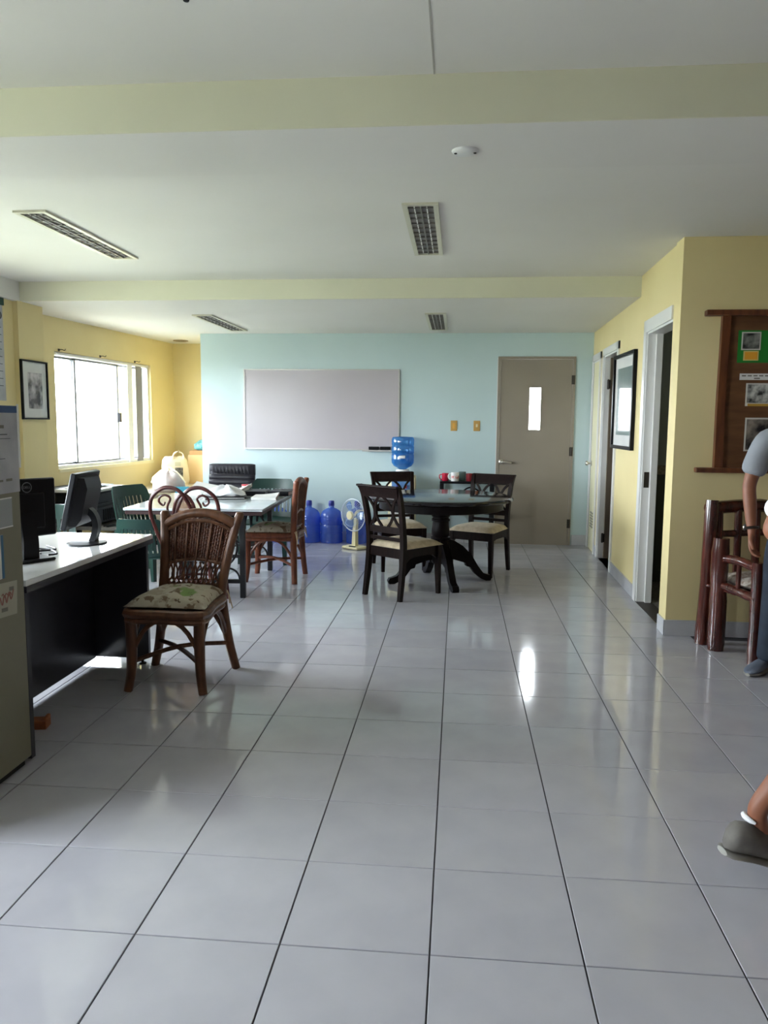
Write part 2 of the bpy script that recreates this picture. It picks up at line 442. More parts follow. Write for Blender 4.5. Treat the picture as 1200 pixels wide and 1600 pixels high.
# skirting tiles
def skirting(name, pts, h=0.105, t=0.01, L=0.33):
    """pts: straight run a->b; separate tiles with a thin joint"""
    a, b = Vector(pts[0]), Vector(pts[1]); n = max(1, round((b - a).length / L)); d = (b - a) / n
    q = BM(); base = bpy.data.objects.new(name, None)
    nrm = Vector((d.y, -d.x)).normalized()
    bb = BM()
    def quadbox(bq, p, e, o0, o1, z0, z1):
        v = [bq.verts.new((s.x + nrm.x * o, s.y + nrm.y * o, z)) for s in (p, e) for o in (o0, o1) for z in (z0, z1)]
        for f in ((0, 1, 3, 2), (4, 6, 7, 5), (0, 4, 5, 1), (2, 3, 7, 6), (0, 2, 6, 4), (1, 5, 7, 3)): bq.faces.new([v[i] for i in f])
    quadbox(bb, a, b, -0.004, t * 0.75, 0, h - 0.002); root = struct(name, bb, GROUT)
    q.free()
    u = d.normalized()
    for k in range(n):
        tb = BM(); quadbox(tb, a + d * k + u * 0.0015, a + d * (k + 1) - u * 0.0015, -0.002, t, 0.001, h)
        obj('tile', tb, SKIRT, root, 0)
skirting('baseboard_right', ((RX(5.45), 5.45), (RX(4.36), 4.36)))
skirting('baseboard_right_2', ((RX(6.48), 6.48), (RX(6.35), 6.35)))
skirting('baseboard_pier', ((1.835, 3.455), (1.835, YF)))
skirting('baseboard_front_right', ((1.825, YF), (3.3, YF)))
skirting('baseboard_back', ((1.76, YB), (RX(YB), YB)), 0.12)
skirting('baseboard_back_2', ((-2.5, YB), (0.88, YB)), 0.105)

# ================================================================== BACK DOOR
door = BM()
sx0, sx1, sz0, sz1 = 1.245, 1.372, 1.31, 1.783
for a in ((DX0 + .02, sx0, 0.0012, DH - .02), (sx1, DX1 - .02, 0.0012, DH - .02), (sx0, sx1, 0.0012, sz0), (sx0, sx1, sz1, DH - .02)):
    bx(door, a[0], a[1], YB - 0.012, YB + 0.03, a[2], a[3])
d1 = struct('door_1', door, DOORP)
bm = BM()
bx(bm, DX0 - 0.012, DX0 + 0.018, YB - 0.02, YB + 0.1, 0, DH + .012); bx(bm, DX1 - 0.018, DX1 + 0.012, YB - 0.02, YB + 0.1, 0, DH + .012); bx(bm, DX0 + .018, DX1 - .018, YB - 0.02, YB + 0.1, DH - 0.018, DH + 0.012)
obj('door_frame', bm, DOORP, d1, 0)
bm = BM(); bx(bm, DX0 - 0.02, DX0 - 0.0125, YB - 0.006, YB + 0.001, 0, DH); obj('edge_strip', bm, WHITEP, d1, 0)
bm = BM(); bx(bm, sx0, sx1, YB + 0.008, YB + 0.014, sz0, sz1); obj('pane', bm, FROST, d1, 0)
bm = BM()
for a in ((sx0 - .008, sx0 + .002, sz0 - .008, sz1 + .008), (sx1 - .002, sx1 + .008, sz0 - .008, sz1 + .008), (sx0, sx1, sz0 - .008, sz0 + .002), (sx0, sx1, sz1 - .002, sz1 + .008)):
    bx(bm, a[0], a[1], YB - 0.016, YB - 0.01, a[2], a[3])
obj('glazing_bead', bm, DOORP, d1, 0)
bm = BM(); lathe(bm, [(0, 0), (0.026, 0), (0.028, 0.008), (0.014, 0.012), (0.012, 0.05), (0, 0.05)], 16)
bmesh.ops.rotate(bm, matrix=Matrix.Rotation(PI / 2, 3, 'X'), verts=bm.verts, cent=(0, 0, 0))
tube(bm, [(0, -0.045, 0), (0.03, -0.05, 0.0), (0.07, -0.052, -0.004), (0.115, -0.05, -0.01)], [0.013, 0.015, 0.014, 0.010], 10, sm=3)
obj('door_handle', bm, STEEL, d1, loc=(0.945, YB - 0.012, 0.945))
for z in (0.25, 1.07, 1.87):
    bm = BM(); tube(bm, [(DX1 - 0.012, YB - 0.026, z - 0.05), (DX1 - 0.012, YB - 0.026, z + 0.05)], 0.009, 8); bx(bm, DX1 - 0.03, DX1 + 0.005, YB - 0.022, YB - 0.014, z - 0.05, z + 0.05)
    obj('hinge', bm, DARKMETAL, d1)

# ================================================================== RIGHT WALL DOORS
def casing(name, y0, y1, h, wdt=0.075, near=True):
    b = BM(); t = 0.016
    wbox(b, RX, y1, y1 + wdt, 0, h + wdt, -0.11, t)
    wbox(b, RX, y1 - 0.016, y1 + 0.002, 0, h, -0.11, 0.004)
    if near: wbox(b, RX, y0 - wdt, y0, 0, h + wdt, -0.11, t); wbox(b, RX, y0 - 0.002, y0 + 0.016, 0, h, -0.11, 0.004)
    wbox(b, RX, y0 - (wdt if near else 0), y1 + wdt, h, h + wdt, -0.11, t)
    wbox(b, RX, y0, y1, h - 0.016, h + 0.001, -0.11, 0.004)
    return struct(name, b, WHITEP)
c2 = casing('door_2', ND[0], ND[1], ND[2], 0.09, near=False)
bm = BM(); wbox(bm, RX, ND[1] - 0.05, ND[1] - 0.016, 0, ND[2] - .016, -0.10, -0.055); obj('door_stop', bm, WHITEP, c2, 0)
bm = BM(); wbox(bm, RX, ND[1] - 0.019, ND[1] - 0.016, 0.90, 1.02, -0.05, -0.012); obj('strike_plate', bm, DARKMETAL, c2, 0)
c3 = casing('door_3', MD[0], MD[1], MD[2], 0.07)
# the middle door stands open into the room behind: its hinge edge shows
bm = BM(); wbox(bm, RX, 6.222, 6.262, 0.01, MD[2] - 0.02, -0.80, -0.05); obj('door_leaf', bm, mat('brown_door_edge', (112, 98, 82), 0.4), c3, 0)
for z in (0.22, 1.78):
    bm = BM(); wbox(bm, RX, 6.206, 6.224, z - 0.045, z + 0.045, -0.052, -0.02); tube(bm, [(RX(6.21, -0.03), 6.21, z - 0.05), (RX(6.21, -0.03), 6.21, z + 0.05)], 0.008, 8); obj('hinge', bm, DARKMETAL, c3)
c4 = casing('door_4', FD[0], FD[1], FD[2], 0.07)
bm = BM(); wbox(bm, RX, FD[0] + .016, FD[1] - .016, 0.012, FD[2] - .016, -0.03, 0.003); obj('door_leaf', bm, CREAMDOOR, c4, 0)
bm = BM(); wbox(bm, RX, FD[1] - .022, FD[1] - .014, 0.012, FD[2] - .016, -0.02, 0.0045); obj('painted_gap_shade', bm, GREYPL, c4, 0)  # solid dark strip painted in for the shade of the gap
bm = BM(); lathe(bm, [(0, 0), (0.03, 0), (0.03, 0.006), (0.012, 0.01), (0.012, 0.03), (0.026, 0.04), (0.028, 0.055), (0.018, 0.066), (0, 0.068)], 16)
bmesh.ops.rotate(bm, matrix=Matrix.Rotation(-PI / 2, 3, 'Y'), verts=bm.verts, cent=(0, 0, 0))
obj('door_knob', bm, STEEL, c4, loc=(RX(6.93, 0.003), 6.93, 0.95))
for k in range(6):
    bm = BM(); wbox(bm, RX, 6.68, 6.86, 0.255 + k * 0.03, 0.273 + k * 0.03, 0.002, 0.009); obj('slat', bm, GREYPL if k % 1 else mat('grey_louvre', (150, 148, 130), 0.5), c4, 0)

# rooms behind the right wall
bm = BM()
bx(bm, 3.3, 3.4, 3.4, 5.2, 1.0, 1.6); bx(bm, 3.3, 3.4, 3.4, 5.2, 2.2, H); bx(bm, 3.3, 3.4, 3.4, 3.9, 1.6, 2.2); bx(bm, 3.3, 3.4, 4.6, 5.2, 1.6, 2.2); bx(bm, 1.98, 3.4, 5.1, 5.2, 1.0, H)
struct('wall_restroom', bm, DARK)
b_ = BM()
for q in ((3.9, 4.6, 1.6, 1.63), (3.9, 4.6, 2.17, 2.2), (3.9, 3.93, 1.63, 2.17), (4.57, 4.6, 1.63, 2.17)): bx(b_, 3.33, 3.38, *q)
w5 = struct('window_5', b_, ALU)  # unseen restroom window added to brighten the dark doorway
b_ = BM(); bx(b_, 3.352, 3.356, 3.93, 4.57, 1.63, 2.17); obj('pane', b_, TINT[2], w5, 0)
bm = BM(); bx(bm, 3.295, 3.4, 3.4, 5.2, 0.0, 0.95); bx(bm, 1.98, 3.4, 5.095, 5.2, 0.0, 0.95); struct('wall_restroom_lower', bm, DARKER)
bm = BM(); bx(bm, 3.29, 3.4, 3.4, 5.2, 0.95, 1.03); bx(bm, 1.98, 3.4, 5.09, 5.2, 0.95, 1.03)
struct('trim_5', bm, mat('restroom_border_tile', (150, 140, 126), 0.3, (90, 80, 70), 30))
bm = BM(); bx(bm, 1.98, 3.4, 3.4, 5.2, -0.02, 0.001); struct('floor_restroom', bm, mat('restroom_floor_mosaic', (70, 66, 62), 0.4, (150, 146, 140), 60))
bm = BM(); bx(bm, 1.98, 3.4, 3.4, 5.2, 2.4, 2.5); struct('ceiling_restroom', bm, CEIL)
bm = BM(); bx(bm, 1.98, 3.4, 7.0, 7.1, 0.0, H); bx(bm, 3.3, 3.4, 5.2, 7.1, 0, H); struct('wall_store', bm, mat('store_wall', (150, 140, 120), 0.7))
bm = BM(); bx(bm, 1.98, 3.4, 5.2, 7.1, 2.4, 2.5); struct('ceiling_store', bm, CEIL)
bm = BM(); bx(bm, RX(3.9, 0.0), RX(3.9, -0.12), ND[0], ND[1], -0.003, 0.003); struct('trim_6', bm, mat('dark_threshold', (58, 52, 46), 0.5))

# ================================================================== WINDOW (left) with glass, sliding sashes, vertical blind
y0, y1, z0, z1 = WIN[0]
bm = BM()
wbox(bm, LX, y0, y1, z0, z0 + 0.035, -0.13, -0.03); wbox(bm, LX, y0, y1, z1 - 0.035, z1, -0.13, -0.03)
wbox(bm, LX, y0, y0 + 0.035, z0, z1, -0.13, -0.03); wbox(bm, LX, y1 - 0.035, y1, z0, z1, -0.13, -0.03)
win = struct('window_1', bm, ALU)
PN = [(y0 + .035, 6.08, -0.11), (6.06, 6.96, -0.085), (6.93, y1 - .035, -0.11)]
for k, (a, c, o_) in enumerate(PN):
    s = BM(); t = 0.022 if k != 1 else 0.03
    wbox(s, LX, a, c, z0 + .035, z0 + .035 + .02, o_ - .012, o_ + .012); wbox(s, LX, a, c, z1 - .055, z1 - .035, o_ - .012, o_ + .012)
    wbox(s, LX, a, a + t, z0 + .035, z1 - .035, o_ - .012, o_ + .012); wbox(s, LX, c - t, c, z0 + .035, z1 - .035, o_ - .012, o_ + .012)
    so = obj('sash', s, mat('grey_aluminium_sash', (120, 122, 126), 0.45), win, 0)
    g = BM(); wbox(g, LX, a + t, c - t, z0 + .055, z1 - .055, o_ - .002, o_ + .002); obj('pane', g, GLASS, so, 0)
bm = BM(); wbox(bm, LX, 6.92, 6.955, 1.36, 1.47, -0.073, -0.04); obj('latch', bm, BLACKPL, win, 0)
bm = BM(); wbox(bm, LX, y0 - 0.0, y1 + 0.0, z0 - 0.03, z0 + .002, -0.16, 0.012); obj('window_sill', bm, mat('cream_sill', (232, 222, 180), 0.5), win, 0)
bl = thing('vertical_blind', 'folded vertical blind with one grey vane at right end of window', 'blind', (0, 0, 0))
for k, (yy, m_) in enumerate(((7.10, WHITEFAB), (7.16, WHITEFAB), (7.35, mat('grey_blind_vane', (140, 140, 146), 0.7)))):
    b = BM(); L_ = 0.07 if k == 2 else 0.03
    wbox(b, LX, yy - L_, yy + L_, z0 + 0.01, z1 - .03, -0.02 - 0.004 * k, -0.016 - 0.004 * k); obj('vane', b, m_, bl, 0)
b = BM(); wbox(b, LX, y0 + .05, y1 - .04, z1 - .03, z1 - .005, -0.035, -0.01); obj('head_rail', b, ALU, bl, 0)
for k, yy in enumerate((5.68, 6.45, 7.22)):
    b = BM(); p = Vector((LX(yy, 0.0), yy, z1 + 0.016))
    wbox(b, LX, yy - .014, yy + .014, z1 + .004, z1 + .028, 0, 0.004)
    tube(b, [p, p + Vector((0.03, 0, 0.005)), p + Vector((0.05, 0.02, -0.002)), p + Vector((0.045, 0.05, 0.012))], 0.004, 6, sm=3)
    tag(obj('curtain_bracket', b, DARKMETAL), 'small rusty curtain bracket above window, %s' % ('at its left end', 'over its middle', 'at its right end')[k], 'bracket', 'curtain brackets above the window')
# other windows of the same wall (beside and behind the camera), glazed too
for n_, (a, c) in enumerate(((1.9, 4.05), (-1.9, 0.2))):
    b = BM()
    for q in ((a, c, .85, .89), (a, c, 2.06, 2.1), (a, a + .04, .85, 2.1), (c - .04, c, .85, 2.1), ((a + c) / 2 - .02, (a + c) / 2 + .02, .85, 2.1)):
        wbox(b, LX2, *q, -0.13, -0.04)
    wo = struct('window_%d' % (n_ + 2), b, ALU)
    g = BM(); wbox(g, LX2, a + .04, c - .04, .89, 2.06, -0.09, -0.086); obj('pane', g, TINT[n_], wo, 0)
b = BM()
for xx in (-3.0, -2.22, -1.44): bx(b, xx, xx + .04, -4.45, -4.39, 0, 2.2)
bx(b, -3.0, -1.4, -4.45, -4.39, 2.16, 2.2); bx(b, -3.0, -1.4, -4.45, -4.39, 0, .06)
wo = struct('window_4', b, ALU)  # unseen rear opening added to let in fill light
g = BM(); bx(g, -2.96, -1.44, -4.425, -4.42, .06, 2.16); obj('pane', g, TINT[2], wo, 0)

# outside: ground and a pale neighbouring house
bm = BM(); bx(bm, -40, 30, -40, 45, -1.0, -0.5); struct('ground_outside', bm, mat('pale_concrete_yard', (168, 166, 156), 0.9, (140, 146, 120), 0.5))
hs = thing('neighbour_house', 'pale gabled house far outside the left window', 'house', (-16, 22, -0.5))
b = BM(); bx(b, -2.5, 2.5, -3, 3, 0, 2.6); obj('wall', b, mat('pale_house_wall', (226, 222, 214), 0.8), hs, 0)
b = BM(); prism(b, [(-2.9, 2.55), (2.9, 2.55), (0, 4.1)], -3.3, 3.3); obj('roof', b, mat('pale_metal_roof', (190, 190, 192), 0.6), hs, 0)
for yy in (-1.4, 1.2):
    b = BM(); bx(b, 2.49, 2.53, yy - .5, yy + .5, 1.0, 2.0); obj('window', b, GREYPL, hs, 0)
b = BM(); bx(b, 2.49, 2.53, -0.5, 0.4, 0, 2.0); obj('door', b, DOORP, hs, 0)

# ================================================================== CEILING FITTINGS
def troffer(x, y, zc, label, tilt=0.0):
    t = thing('ceiling_light', label, 'ceiling light', (x, y, zc), 0, 'recessed fluorescent ceiling lights')
    W, L_ = 0.098, 0.64
    b = BM()
    bx(b, -W, -W + .028, -L_, L_, -.012, .0); bx(b, W - .028, W, -L_, L_, -.012, .0)
    bx(b, -W + .028, W - .028, -L_, -L_ + .03, -.012, .0); bx(b, -W + .028, W - .028, L_ - .03, L_, -.012, .0)
    obj('frame', b, mat('cream_metal_frame', (205, 202, 182), 0.4), t, 0)
    b = BM(); bx(b, -W + .02, W - .02, -L_ + .02, L_ - .02, -.0015, -.0005); obj('reflector', b, mat('grey_reflector', (128, 124, 118), 0.45), t, 0)
    for k in range(11):
        yy = -L_ + .08 + k * (2 * L_ - .16) / 10
        b = BM(); bx(b, -W + .028, W - .028, yy - .003, yy + .003, -.011, -.0015); obj('louvre', b, mat('louvre_metal', (122, 118, 112), 0.4), t, 0)
    b = BM(); bx(b, -.004, .004, -L_ + .03, L_ - .03, -.0105, -.0015); obj('louvre', b, MATS['louvre_metal'], t, 0)
    for xx in (-.034, .034):
        b = BM(); tube(b, [(xx, -L_ + .05, -.006), (xx, L_ - .05, -.006)], .0035, 8); obj('fluorescent_tube', b, WHITEPL, t)
    t.rotation_euler = (0, tilt, 0)
    return t
troffer(-1.965, 3.06, H, 'louvred ceiling light on the left of the main ceiling')
troffer(0.225, 3.05, H, 'louvred ceiling light in the middle of the main ceiling')
troffer(-2.0, 6.13, HB, 'louvred ceiling light in the lower back ceiling, near the window')
troffer(0.222, 6.1, HB, 'louvred ceiling light in the lower back ceiling, above the round table')
t = thing('ceiling_cover_plate', 'small round white cover plate with two screws under the cross beam', 'cover plate', (0.457, 1.142, HB))
b = BM(); lathe(b, [(0, -.008), (.044, -.008), (.049, -.004), (.051, 0), (0, 0)], 28); obj('plate', b, WHITEPL, t)
for s in (-1, 1):
    b = BM(); lathe(b, [(0, -.0115), (.005, -.011), (.006, -.0075), (0, -.0075)], 10, (s * .036, 0, 0)); obj('screw', b, DARKMETAL, t)
t = thing('downlight', 'small round downlight in the ceiling above the alcove corner', 'downlight', (-3.06, 7.85, HB))
b = BM(); lathe(b, [(.07, -.012), (.09, -.01), (.095, 0), (.065, 0), (.07, -.012)], 24); obj('rim', b, mat('tan_metal_rim', (150, 130, 96), 0.4), t)
b = BM(); lathe(b, [(0, -.004), (.068, -.004), (.068, -.001), (0, -.001)], 24); obj('lamp_face', b, GREYPL, t)
b = BM(); lathe(b, [(0, -.006), (.008, -.005), (.01, 0), (0, 0)], 8); tag(obj('ceiling_hook', b, BLACKPL, loc=(-.325, .35, H)), 'tiny dark hook in the ceiling near top left', 'hook')

# ================================================================== BACK WALL FITTINGS
t = thing('whiteboard', 'wide blank whiteboard on the pale cyan back wall', 'whiteboard', (-1.132, YB, 1.06))
b = BM(); bx(b, -.9, .9, -.018, -.0, 0.01, .915); obj('panel', b, WBOARD, t, 0)
b = BM()
bx(b, -.91, -.895, -.024, 0, 0, .925); bx(b, .895, .91, -.024, 0, 0, .925); bx(b, -.895, .895, -.024, 0, 0, .014); bx(b, -.895, .895, -.024, 0, .911, .925)
obj('frame', b, mat('aluminium_frame', (186, 184, 180), 0.35, metal=0.6), t, 0)
b = BM(); bx(b, .49, .91, -.075, -.02, -.012, -.002); bx(b, .49, .91, -.079, -.073, -.012, .006); obj('pen_tray', b, MATS['aluminium_frame'], t, 0)
for k, xx in enumerate((-.512, -.378)):
    t = thing('board_eraser', 'black board eraser on the whiteboard tray, %s' % ('the left one' if k == 0 else 'the right one next to the water jug'), 'eraser', (xx, YB - .049, 1.0595), 0, 'erasers on the whiteboard tray')
    b = BM(); box(b, (0, 0, .03), (.118, .038, .03), None, .004); obj('handle', b, BLACKPL, t)
    b = BM(); box(b, (0, 0, .0075), (.114, .036, .015)); obj('felt_pad', b, GREYPL, t)
for k, xx in enumerate((.402, .662)):
    t = thing('light_switch', 'tan switch plate on cyan wall, %s' % ('the one farther from the door' if k == 0 else 'the one nearer the grey door'), 'switch', (xx, YB, 1.35), 0, 'switch plates beside the back door')
    b = BM(); box(b, (0, -.004, 0), (.074, .008, .118), None, .003); obj('plate', b, mat('tan_switch_plate', (190, 150, 84), 0.4), t)
    b = BM()
    if k == 0: box(b, (0, -.010, 0), (.03, .006, .062), None, .002)
    else: box(b, (0, -.011, .004), (.022, .008, .036), (.2, 0, 0), .002)
    obj('rocker', b, mat('amber_rocker', (216, 160, 70), 0.35) if k == 0 else CREAMPL, t)

# ================================================================== FRAMED PICTURES, POSTER, BULLETIN BOARD
def photo_mat(name, seed, dark=(40, 42, 44), light=(190, 190, 186), sc=7.0):
    m = mat(name, dark, 0.5, light, sc, 5, contrast=(0.38, 0.62))
    return m
t = thing('framed_picture', 'narrow black framed black and white picture left of the window', 'picture', (-3.3, 4.765, 1.385))
b = BM()
for q in ((-.215, -.2, 0, .515), (.2, .215, 0, .515), (-.2, .2, 0, .015), (-.2, .2, .5, .515)): bx(b, 0, .022, q[0], q[1], q[2], q[3])
obj('frame', b, BLACKPL, t, 0)
b = BM(); bx(b, .001, .008, -.2, .2, .015, .5); obj('mount', b, PAPER, t, 0)
b = BM(); bx(b, .008, .0085, -.105, .13, .095, .41); obj('photo', b, photo_mat('bw_street_photo', 1, (40, 38, 46), (206, 200, 206), 9), t, 0)
b = BM(); bx(b, .012, .013, -.2, .2, .015, .5); obj('glazing', b, glass_mat('thin_glazing', (1, 1, 1), 0.04, 0.03), t, 0)
t = thing('framed_picture', 'tall black framed picture behind reflecting glass on the right wall', 'picture', (0, 0, 0))
def RP(y, off=0.0): return RX(y, off + .002 + (y - 4.63) * .045)      # far edge tilted off the wall to mirror the bright door slit
A0, A1, Z0, Z1 = 4.63, 5.38, 1.17, 1.985
b = BM()
for q in ((A0, A0 + .03, Z0, Z1), (A1 - .03, A1, Z0, Z1), (A0 + .03, A1 - .03, Z0, Z0 + .03), (A0 + .03, A1 - .03, Z1 - .03, Z1)): wbox(b, RP, q[0], q[1], q[2], q[3], 0.0, 0.03)
obj('frame', b, BLACKPL, t, 0)
b = BM(); wbox(b, RP, A0 + .03, A1 - .03, Z0 + .03, Z1 - .03, 0.002, 0.01); obj('mount', b, PAPER, t, 0)
b = BM(); wbox(b, RP, A0 + .12, A1 - .12, Z0 + .12, Z1 - .12, 0.01, 0.011); obj('print', b, mat('grey_green_print', (104, 122, 120), 0.5, (126, 142, 138), 4), t, 0)
b = BM(); wbox(b, RP, A0 + .03, A1 - .03, Z0 + .03, Z1 - .03, 0.016, 0.018); obj('glazing', b, PICGLASS, t, 0)

t = thing('wall_calendar', 'grey hanging calendar sheet with round emblem at far left wall', 'calendar', (-3.345, 4.27, 1.54))
b = BM(); bx(b, .002, .005, -.17, .13, .0, .785); obj('sheet', b, GREYPAPER, t, 0)
b = BM(); bx(b, .001, .016, -.18, .14, .785, .86); obj('green_header', b, mat('dark_green_card', (40, 72, 56), 0.6), t, 0)
b = BM(); tube(b, [(.0056, .08 + .028 * math.cos(a * PI / 8), .70 + .028 * math.sin(a * PI / 8)) for a in range(16)], .006, 6, closed=True); obj('emblem', b, mat('grey_print_ink', (90, 92, 96), 0.7), t)
for k in range(9):
    b = BM(); bx(b, .005, .0055, -.14, .10, .60 - k * .06, .606 - k * .06); obj('printed_line', b, MATS['grey_print_ink'], t, 0)

t = thing('bulletin_board', 'brown plywood bulletin board in overhanging timber frame on right wall', 'bulletin board', (0, YF, 0))
b = BM(); bx(b, 2.10, 3.2, -.012, 0, 1.10, 2.07); obj('panel', b, PLY, t, 0)
b = BM(); box(b, (2.635, -.03, 2.08), (1.31, .06, .035), None, .004); obj('top_rail', b, BOARDFR, t)
b = BM(); box(b, (2.63, -.03, 1.098), (1.33, .06, .032), None, .004); obj('bottom_rail', b, BOARDFR, t)
for xx in (2.105, 3.2):
    b = BM(); bar(b, [(xx, -.02, 1.112), (xx - .004, -.02, 1.5), (xx + .003, -.02, 2.063)], [.052, .046, .05], .04); obj('stile', b, BOARDFR, t)
def pinned(name, label, cat, x0, x1, z0, z1, m, parts=(), grp=None, dy=0.0):
    q = thing(name, label, cat, ((x0 + x1) / 2, YF - .012 - dy, z0), 0, grp)
    hw = (x1 - x0) / 2; b_ = BM(); bx(b_, -hw, hw, -.0015, 0, 0, z1 - z0); obj('sheet', b_, m, q, 0)
    for (n_, a0, a1, c0, c1, mm) in parts:
        b_ = BM(); bx(b_, a0 - (x0 + x1) / 2, a1 - (x0 + x1) / 2, -.003, -.0015, c0 - z0, c1 - z0); obj(n_, b_, mm, q, 0)
    return q
G = mat('green_card', (30, 128, 44), 0.7); OR = mat('orange_label', (226, 160, 46), 0.7)
pinned('green_card', 'bright green card at the top of the bulletin board', 'card', 2.19, 2.47, 1.775, 1.975, G)
PB = mat('white_photo_border', (205, 204, 196), 0.6)
pinned('pinned_photo', 'dark landscape photo on the green card', 'photo', 2.21, 2.327, 1.853, 1.965, PB, [('image', 2.218, 2.319, 1.861, 1.957, photo_mat('dark_landscape_photo', 2, (30, 34, 32), (150, 152, 144), 14))], None, .003)
pinned('orange_caption', 'orange caption label below the photo on green card', 'label', 2.226, 2.318, 1.788, 1.848, mat('pale_yellow_card', (216, 196, 120), 0.7), [('caption_field', 2.234, 2.31, 1.795, 1.841, OR)], None, .003)
INK = mat('faint_ink', (120, 118, 108), 0.7)
pinned('caption_strip', 'long white printed strip across the bulletin board', 'paper strip', 2.212, 2.52, 1.668, 1.708, PAPER,
       [('printed_text', 2.225 + k * .035, 2.25 + k * .035, 1.690, 1.698, INK) for k in range(7)] + [('printed_text', 2.30, 2.335, 1.674, 1.682, INK)])
pinned('pinned_photo', 'black and white group photo with a yellow strip below the white strip', 'photo', 2.255, 2.44, 1.505, 1.648, PB, [('image', 2.264, 2.43, 1.525, 1.64, photo_mat('bw_group_photo', 3, (36, 38, 36), (206, 206, 200), 18)), ('yellow_strip', 2.27, 2.43, 1.505, 1.52, mat('ochre_strip', (190, 150, 60), 0.7))])
pinned('pinned_photo', 'dark photo half hidden behind the man in the grey polo shirt', 'photo', 2.262, 2.48, 1.22, 1.432, PB, [('image', 2.272, 2.47, 1.23, 1.422, photo_mat('dark_portrait_photo', 4, (26, 26, 28), (150, 140, 128), 10))])

# ================================================================== RATTAN CHAIRS
def circ(cx, cz, r, y, n=14, a0=0, a1=2 * PI):
    return [(cx + r * math.cos(a0 + (a1 - a0) * k / n), y, cz + r * math.sin(a0 + (a1 - a0) * k / n)) for k in range(n + 1)]
def weave_panel(bm, fn, nu, nv, r=0.004):
    """vertical canes with strands woven in and out; fn(u,v)->point, u,v in 0..1"""
    for i in range(nu + 1):
        u = i / nu; tube(bm, [fn(u, v / 5) for v in range(6)], r * 1.35, 5)
    for j in range(nv + 1):
        v = j / nv; P = []
        for i in range(nu * 2 + 1):
            u = i / (nu * 2); p = Vector(fn(u, v)); p.y += (0.005 if (i // 2 + j) % 2 else -0.005) * (1 if i % 2 == 0 else 0); P.append(p)
        tube(bm, P, r, 4, caps=False)
def rattan_chair(label, loc, rz, pole, cush_m, group='rattan chairs with cushions', lean=0.0):
    """faces local -Y"""
    t = thing('rattan_chair', label, 'chair', loc, rz, group)
    SH = .425
    # front legs
    for s in (-1, 1):
        b = BM(); tube(b, [(s * .185, -.20, SH - .01), (s * .180, -.20, .30), (s * .183, -.202, .12), (s * .200, -.215, 0)], [.030, .030, .026, .023], 10, sm=4); obj('leg', b, pole, t)
        b = BM()
        tube(b, [(s * .238, .225, 0), (s * .205, .215, .14), (s * .178, .205, .32), (s * .168, .205, .46), (s * .185, .218, .68), (s * .213, .240, .865)], [.024, .026, .028, .028, .026, .025], 10, sm=4)
        lathe(b, [(0, .012), (.018, .009), (.025, 0), (.024, -.02), (.02, -.03)], 10, (s * .215, .242, .876)); obj('rear_post', b, pole, t)
    # seat: wrapped rim and woven deck
    def seat_outline(k): return [(-.205, -.225), (.205, -.225), (.178, .205), (-.178, .205)]
    b = BM()
    P = [(-.195, -.215), (0, -.225), (.195, -.215), (.185, 0), (.17, .205), (0, .21), (-.17, .205), (-.185, 0)]
    tube(b, [(x, y, SH - .015) for x, y in P], .024, 8, closed=True, sm=4)
    tube(b, [(x, y, SH - .05) for x, y in P], .015, 8, closed=True, sm=4)
    obj('seat_rim', b, pole, t)
    b = BM()
    for k in range(-9, 10): bar(b, [(k * .019, -.21, SH - .008), (k * .0175, .2, SH - .008)], .016, .005)
    for k in range(-10, 11): bar(b, [(-.185, k * .02, SH - .004), (.185, k * .02, SH - .004)], .014, .004, ref=(0, 1, 0))
    o = obj('woven_seat', b, WEAVE, t, 0); o['kind'] = 'stuff'
    # wrapped apron
    b = BM()
    for z in range(6):
        zz = SH - .03 - z * .006
        tube(b, [(x * 1.02, y * 1.02, zz) for x, y in P], .0045, 5, closed=True, sm=2)
    o = obj('woven_apron', b, WEAVE, t); o['kind'] = 'stuff'
    # arch braces on the four sides
    F_ = [(-.183, -.20), (.183, -.20)]; R_ = [(-.19, .208), (.19, .208)]
    def arch(p, q, zl=.19, zt=.372):
        a = Vector((*p, 0)); c = Vector((*q, 0)); m = (a + c) / 2
        b_ = BM(); pts = []
        for k in range(13):
            u = k / 12; x = a.lerp(c, u); h = zl + (zt - zl) * (1 - abs(2 * u - 1) ** 2.6); pts.append((x.x * .99, x.y * .99, h))
        tube(b_, pts, .0125, 8); obj('arch_brace', b_, pole, t)
    arch(F_[0], F_[1]); arch(R_[0], R_[1]); arch(F_[0], R_[0]); arch(F_[1], R_[1])
    # woven lattice in the corner behind the front right leg
    for s in (-1, 1):
        b = BM()
        for k in range(6):
            y = -.185 + k * .018; tube(b, [(s * .184, y, .36), (s * .184, y, .36 - (.145 - k * .023))], .0022, 4)
        for k in range(8):
            z = .35 - k * .018; tube(b, [(s * .184, -.19, z), (s * .184, -.19 + max(.01, .11 - k * .014), z)], .0022, 4)
        o = obj('lattice', b, WEAVE, t); o['kind'] = 'stuff'
    # crossed stretchers
    for s in (-1, 1):
        b = BM(); tube(b, [(s * -.185, -.203, .15), (0, .0, .178 + .006 * s), (s * .208, .214, .15)], .0125, 8, sm=4); obj('stretcher', b, pole, t)
    # backrest
    def by(z): return .205 + max(0, z - .46) * .08
    def hw(z): return .150 + (z - .46) * .115
    b = BM(); P = []
    for k in range(15):
        u = k / 7 - 1; z = .815 + .065 * (1 - abs(u) ** 2.2); P.append((u * .196, by(z) - .012 * (1 - u * u) , z))
    tube(b, P, .026, 10); tube(b, [(x, y - .006, z - .043) for x, y, z in P], .010, 6); obj('crest_rail', b, pole, t)
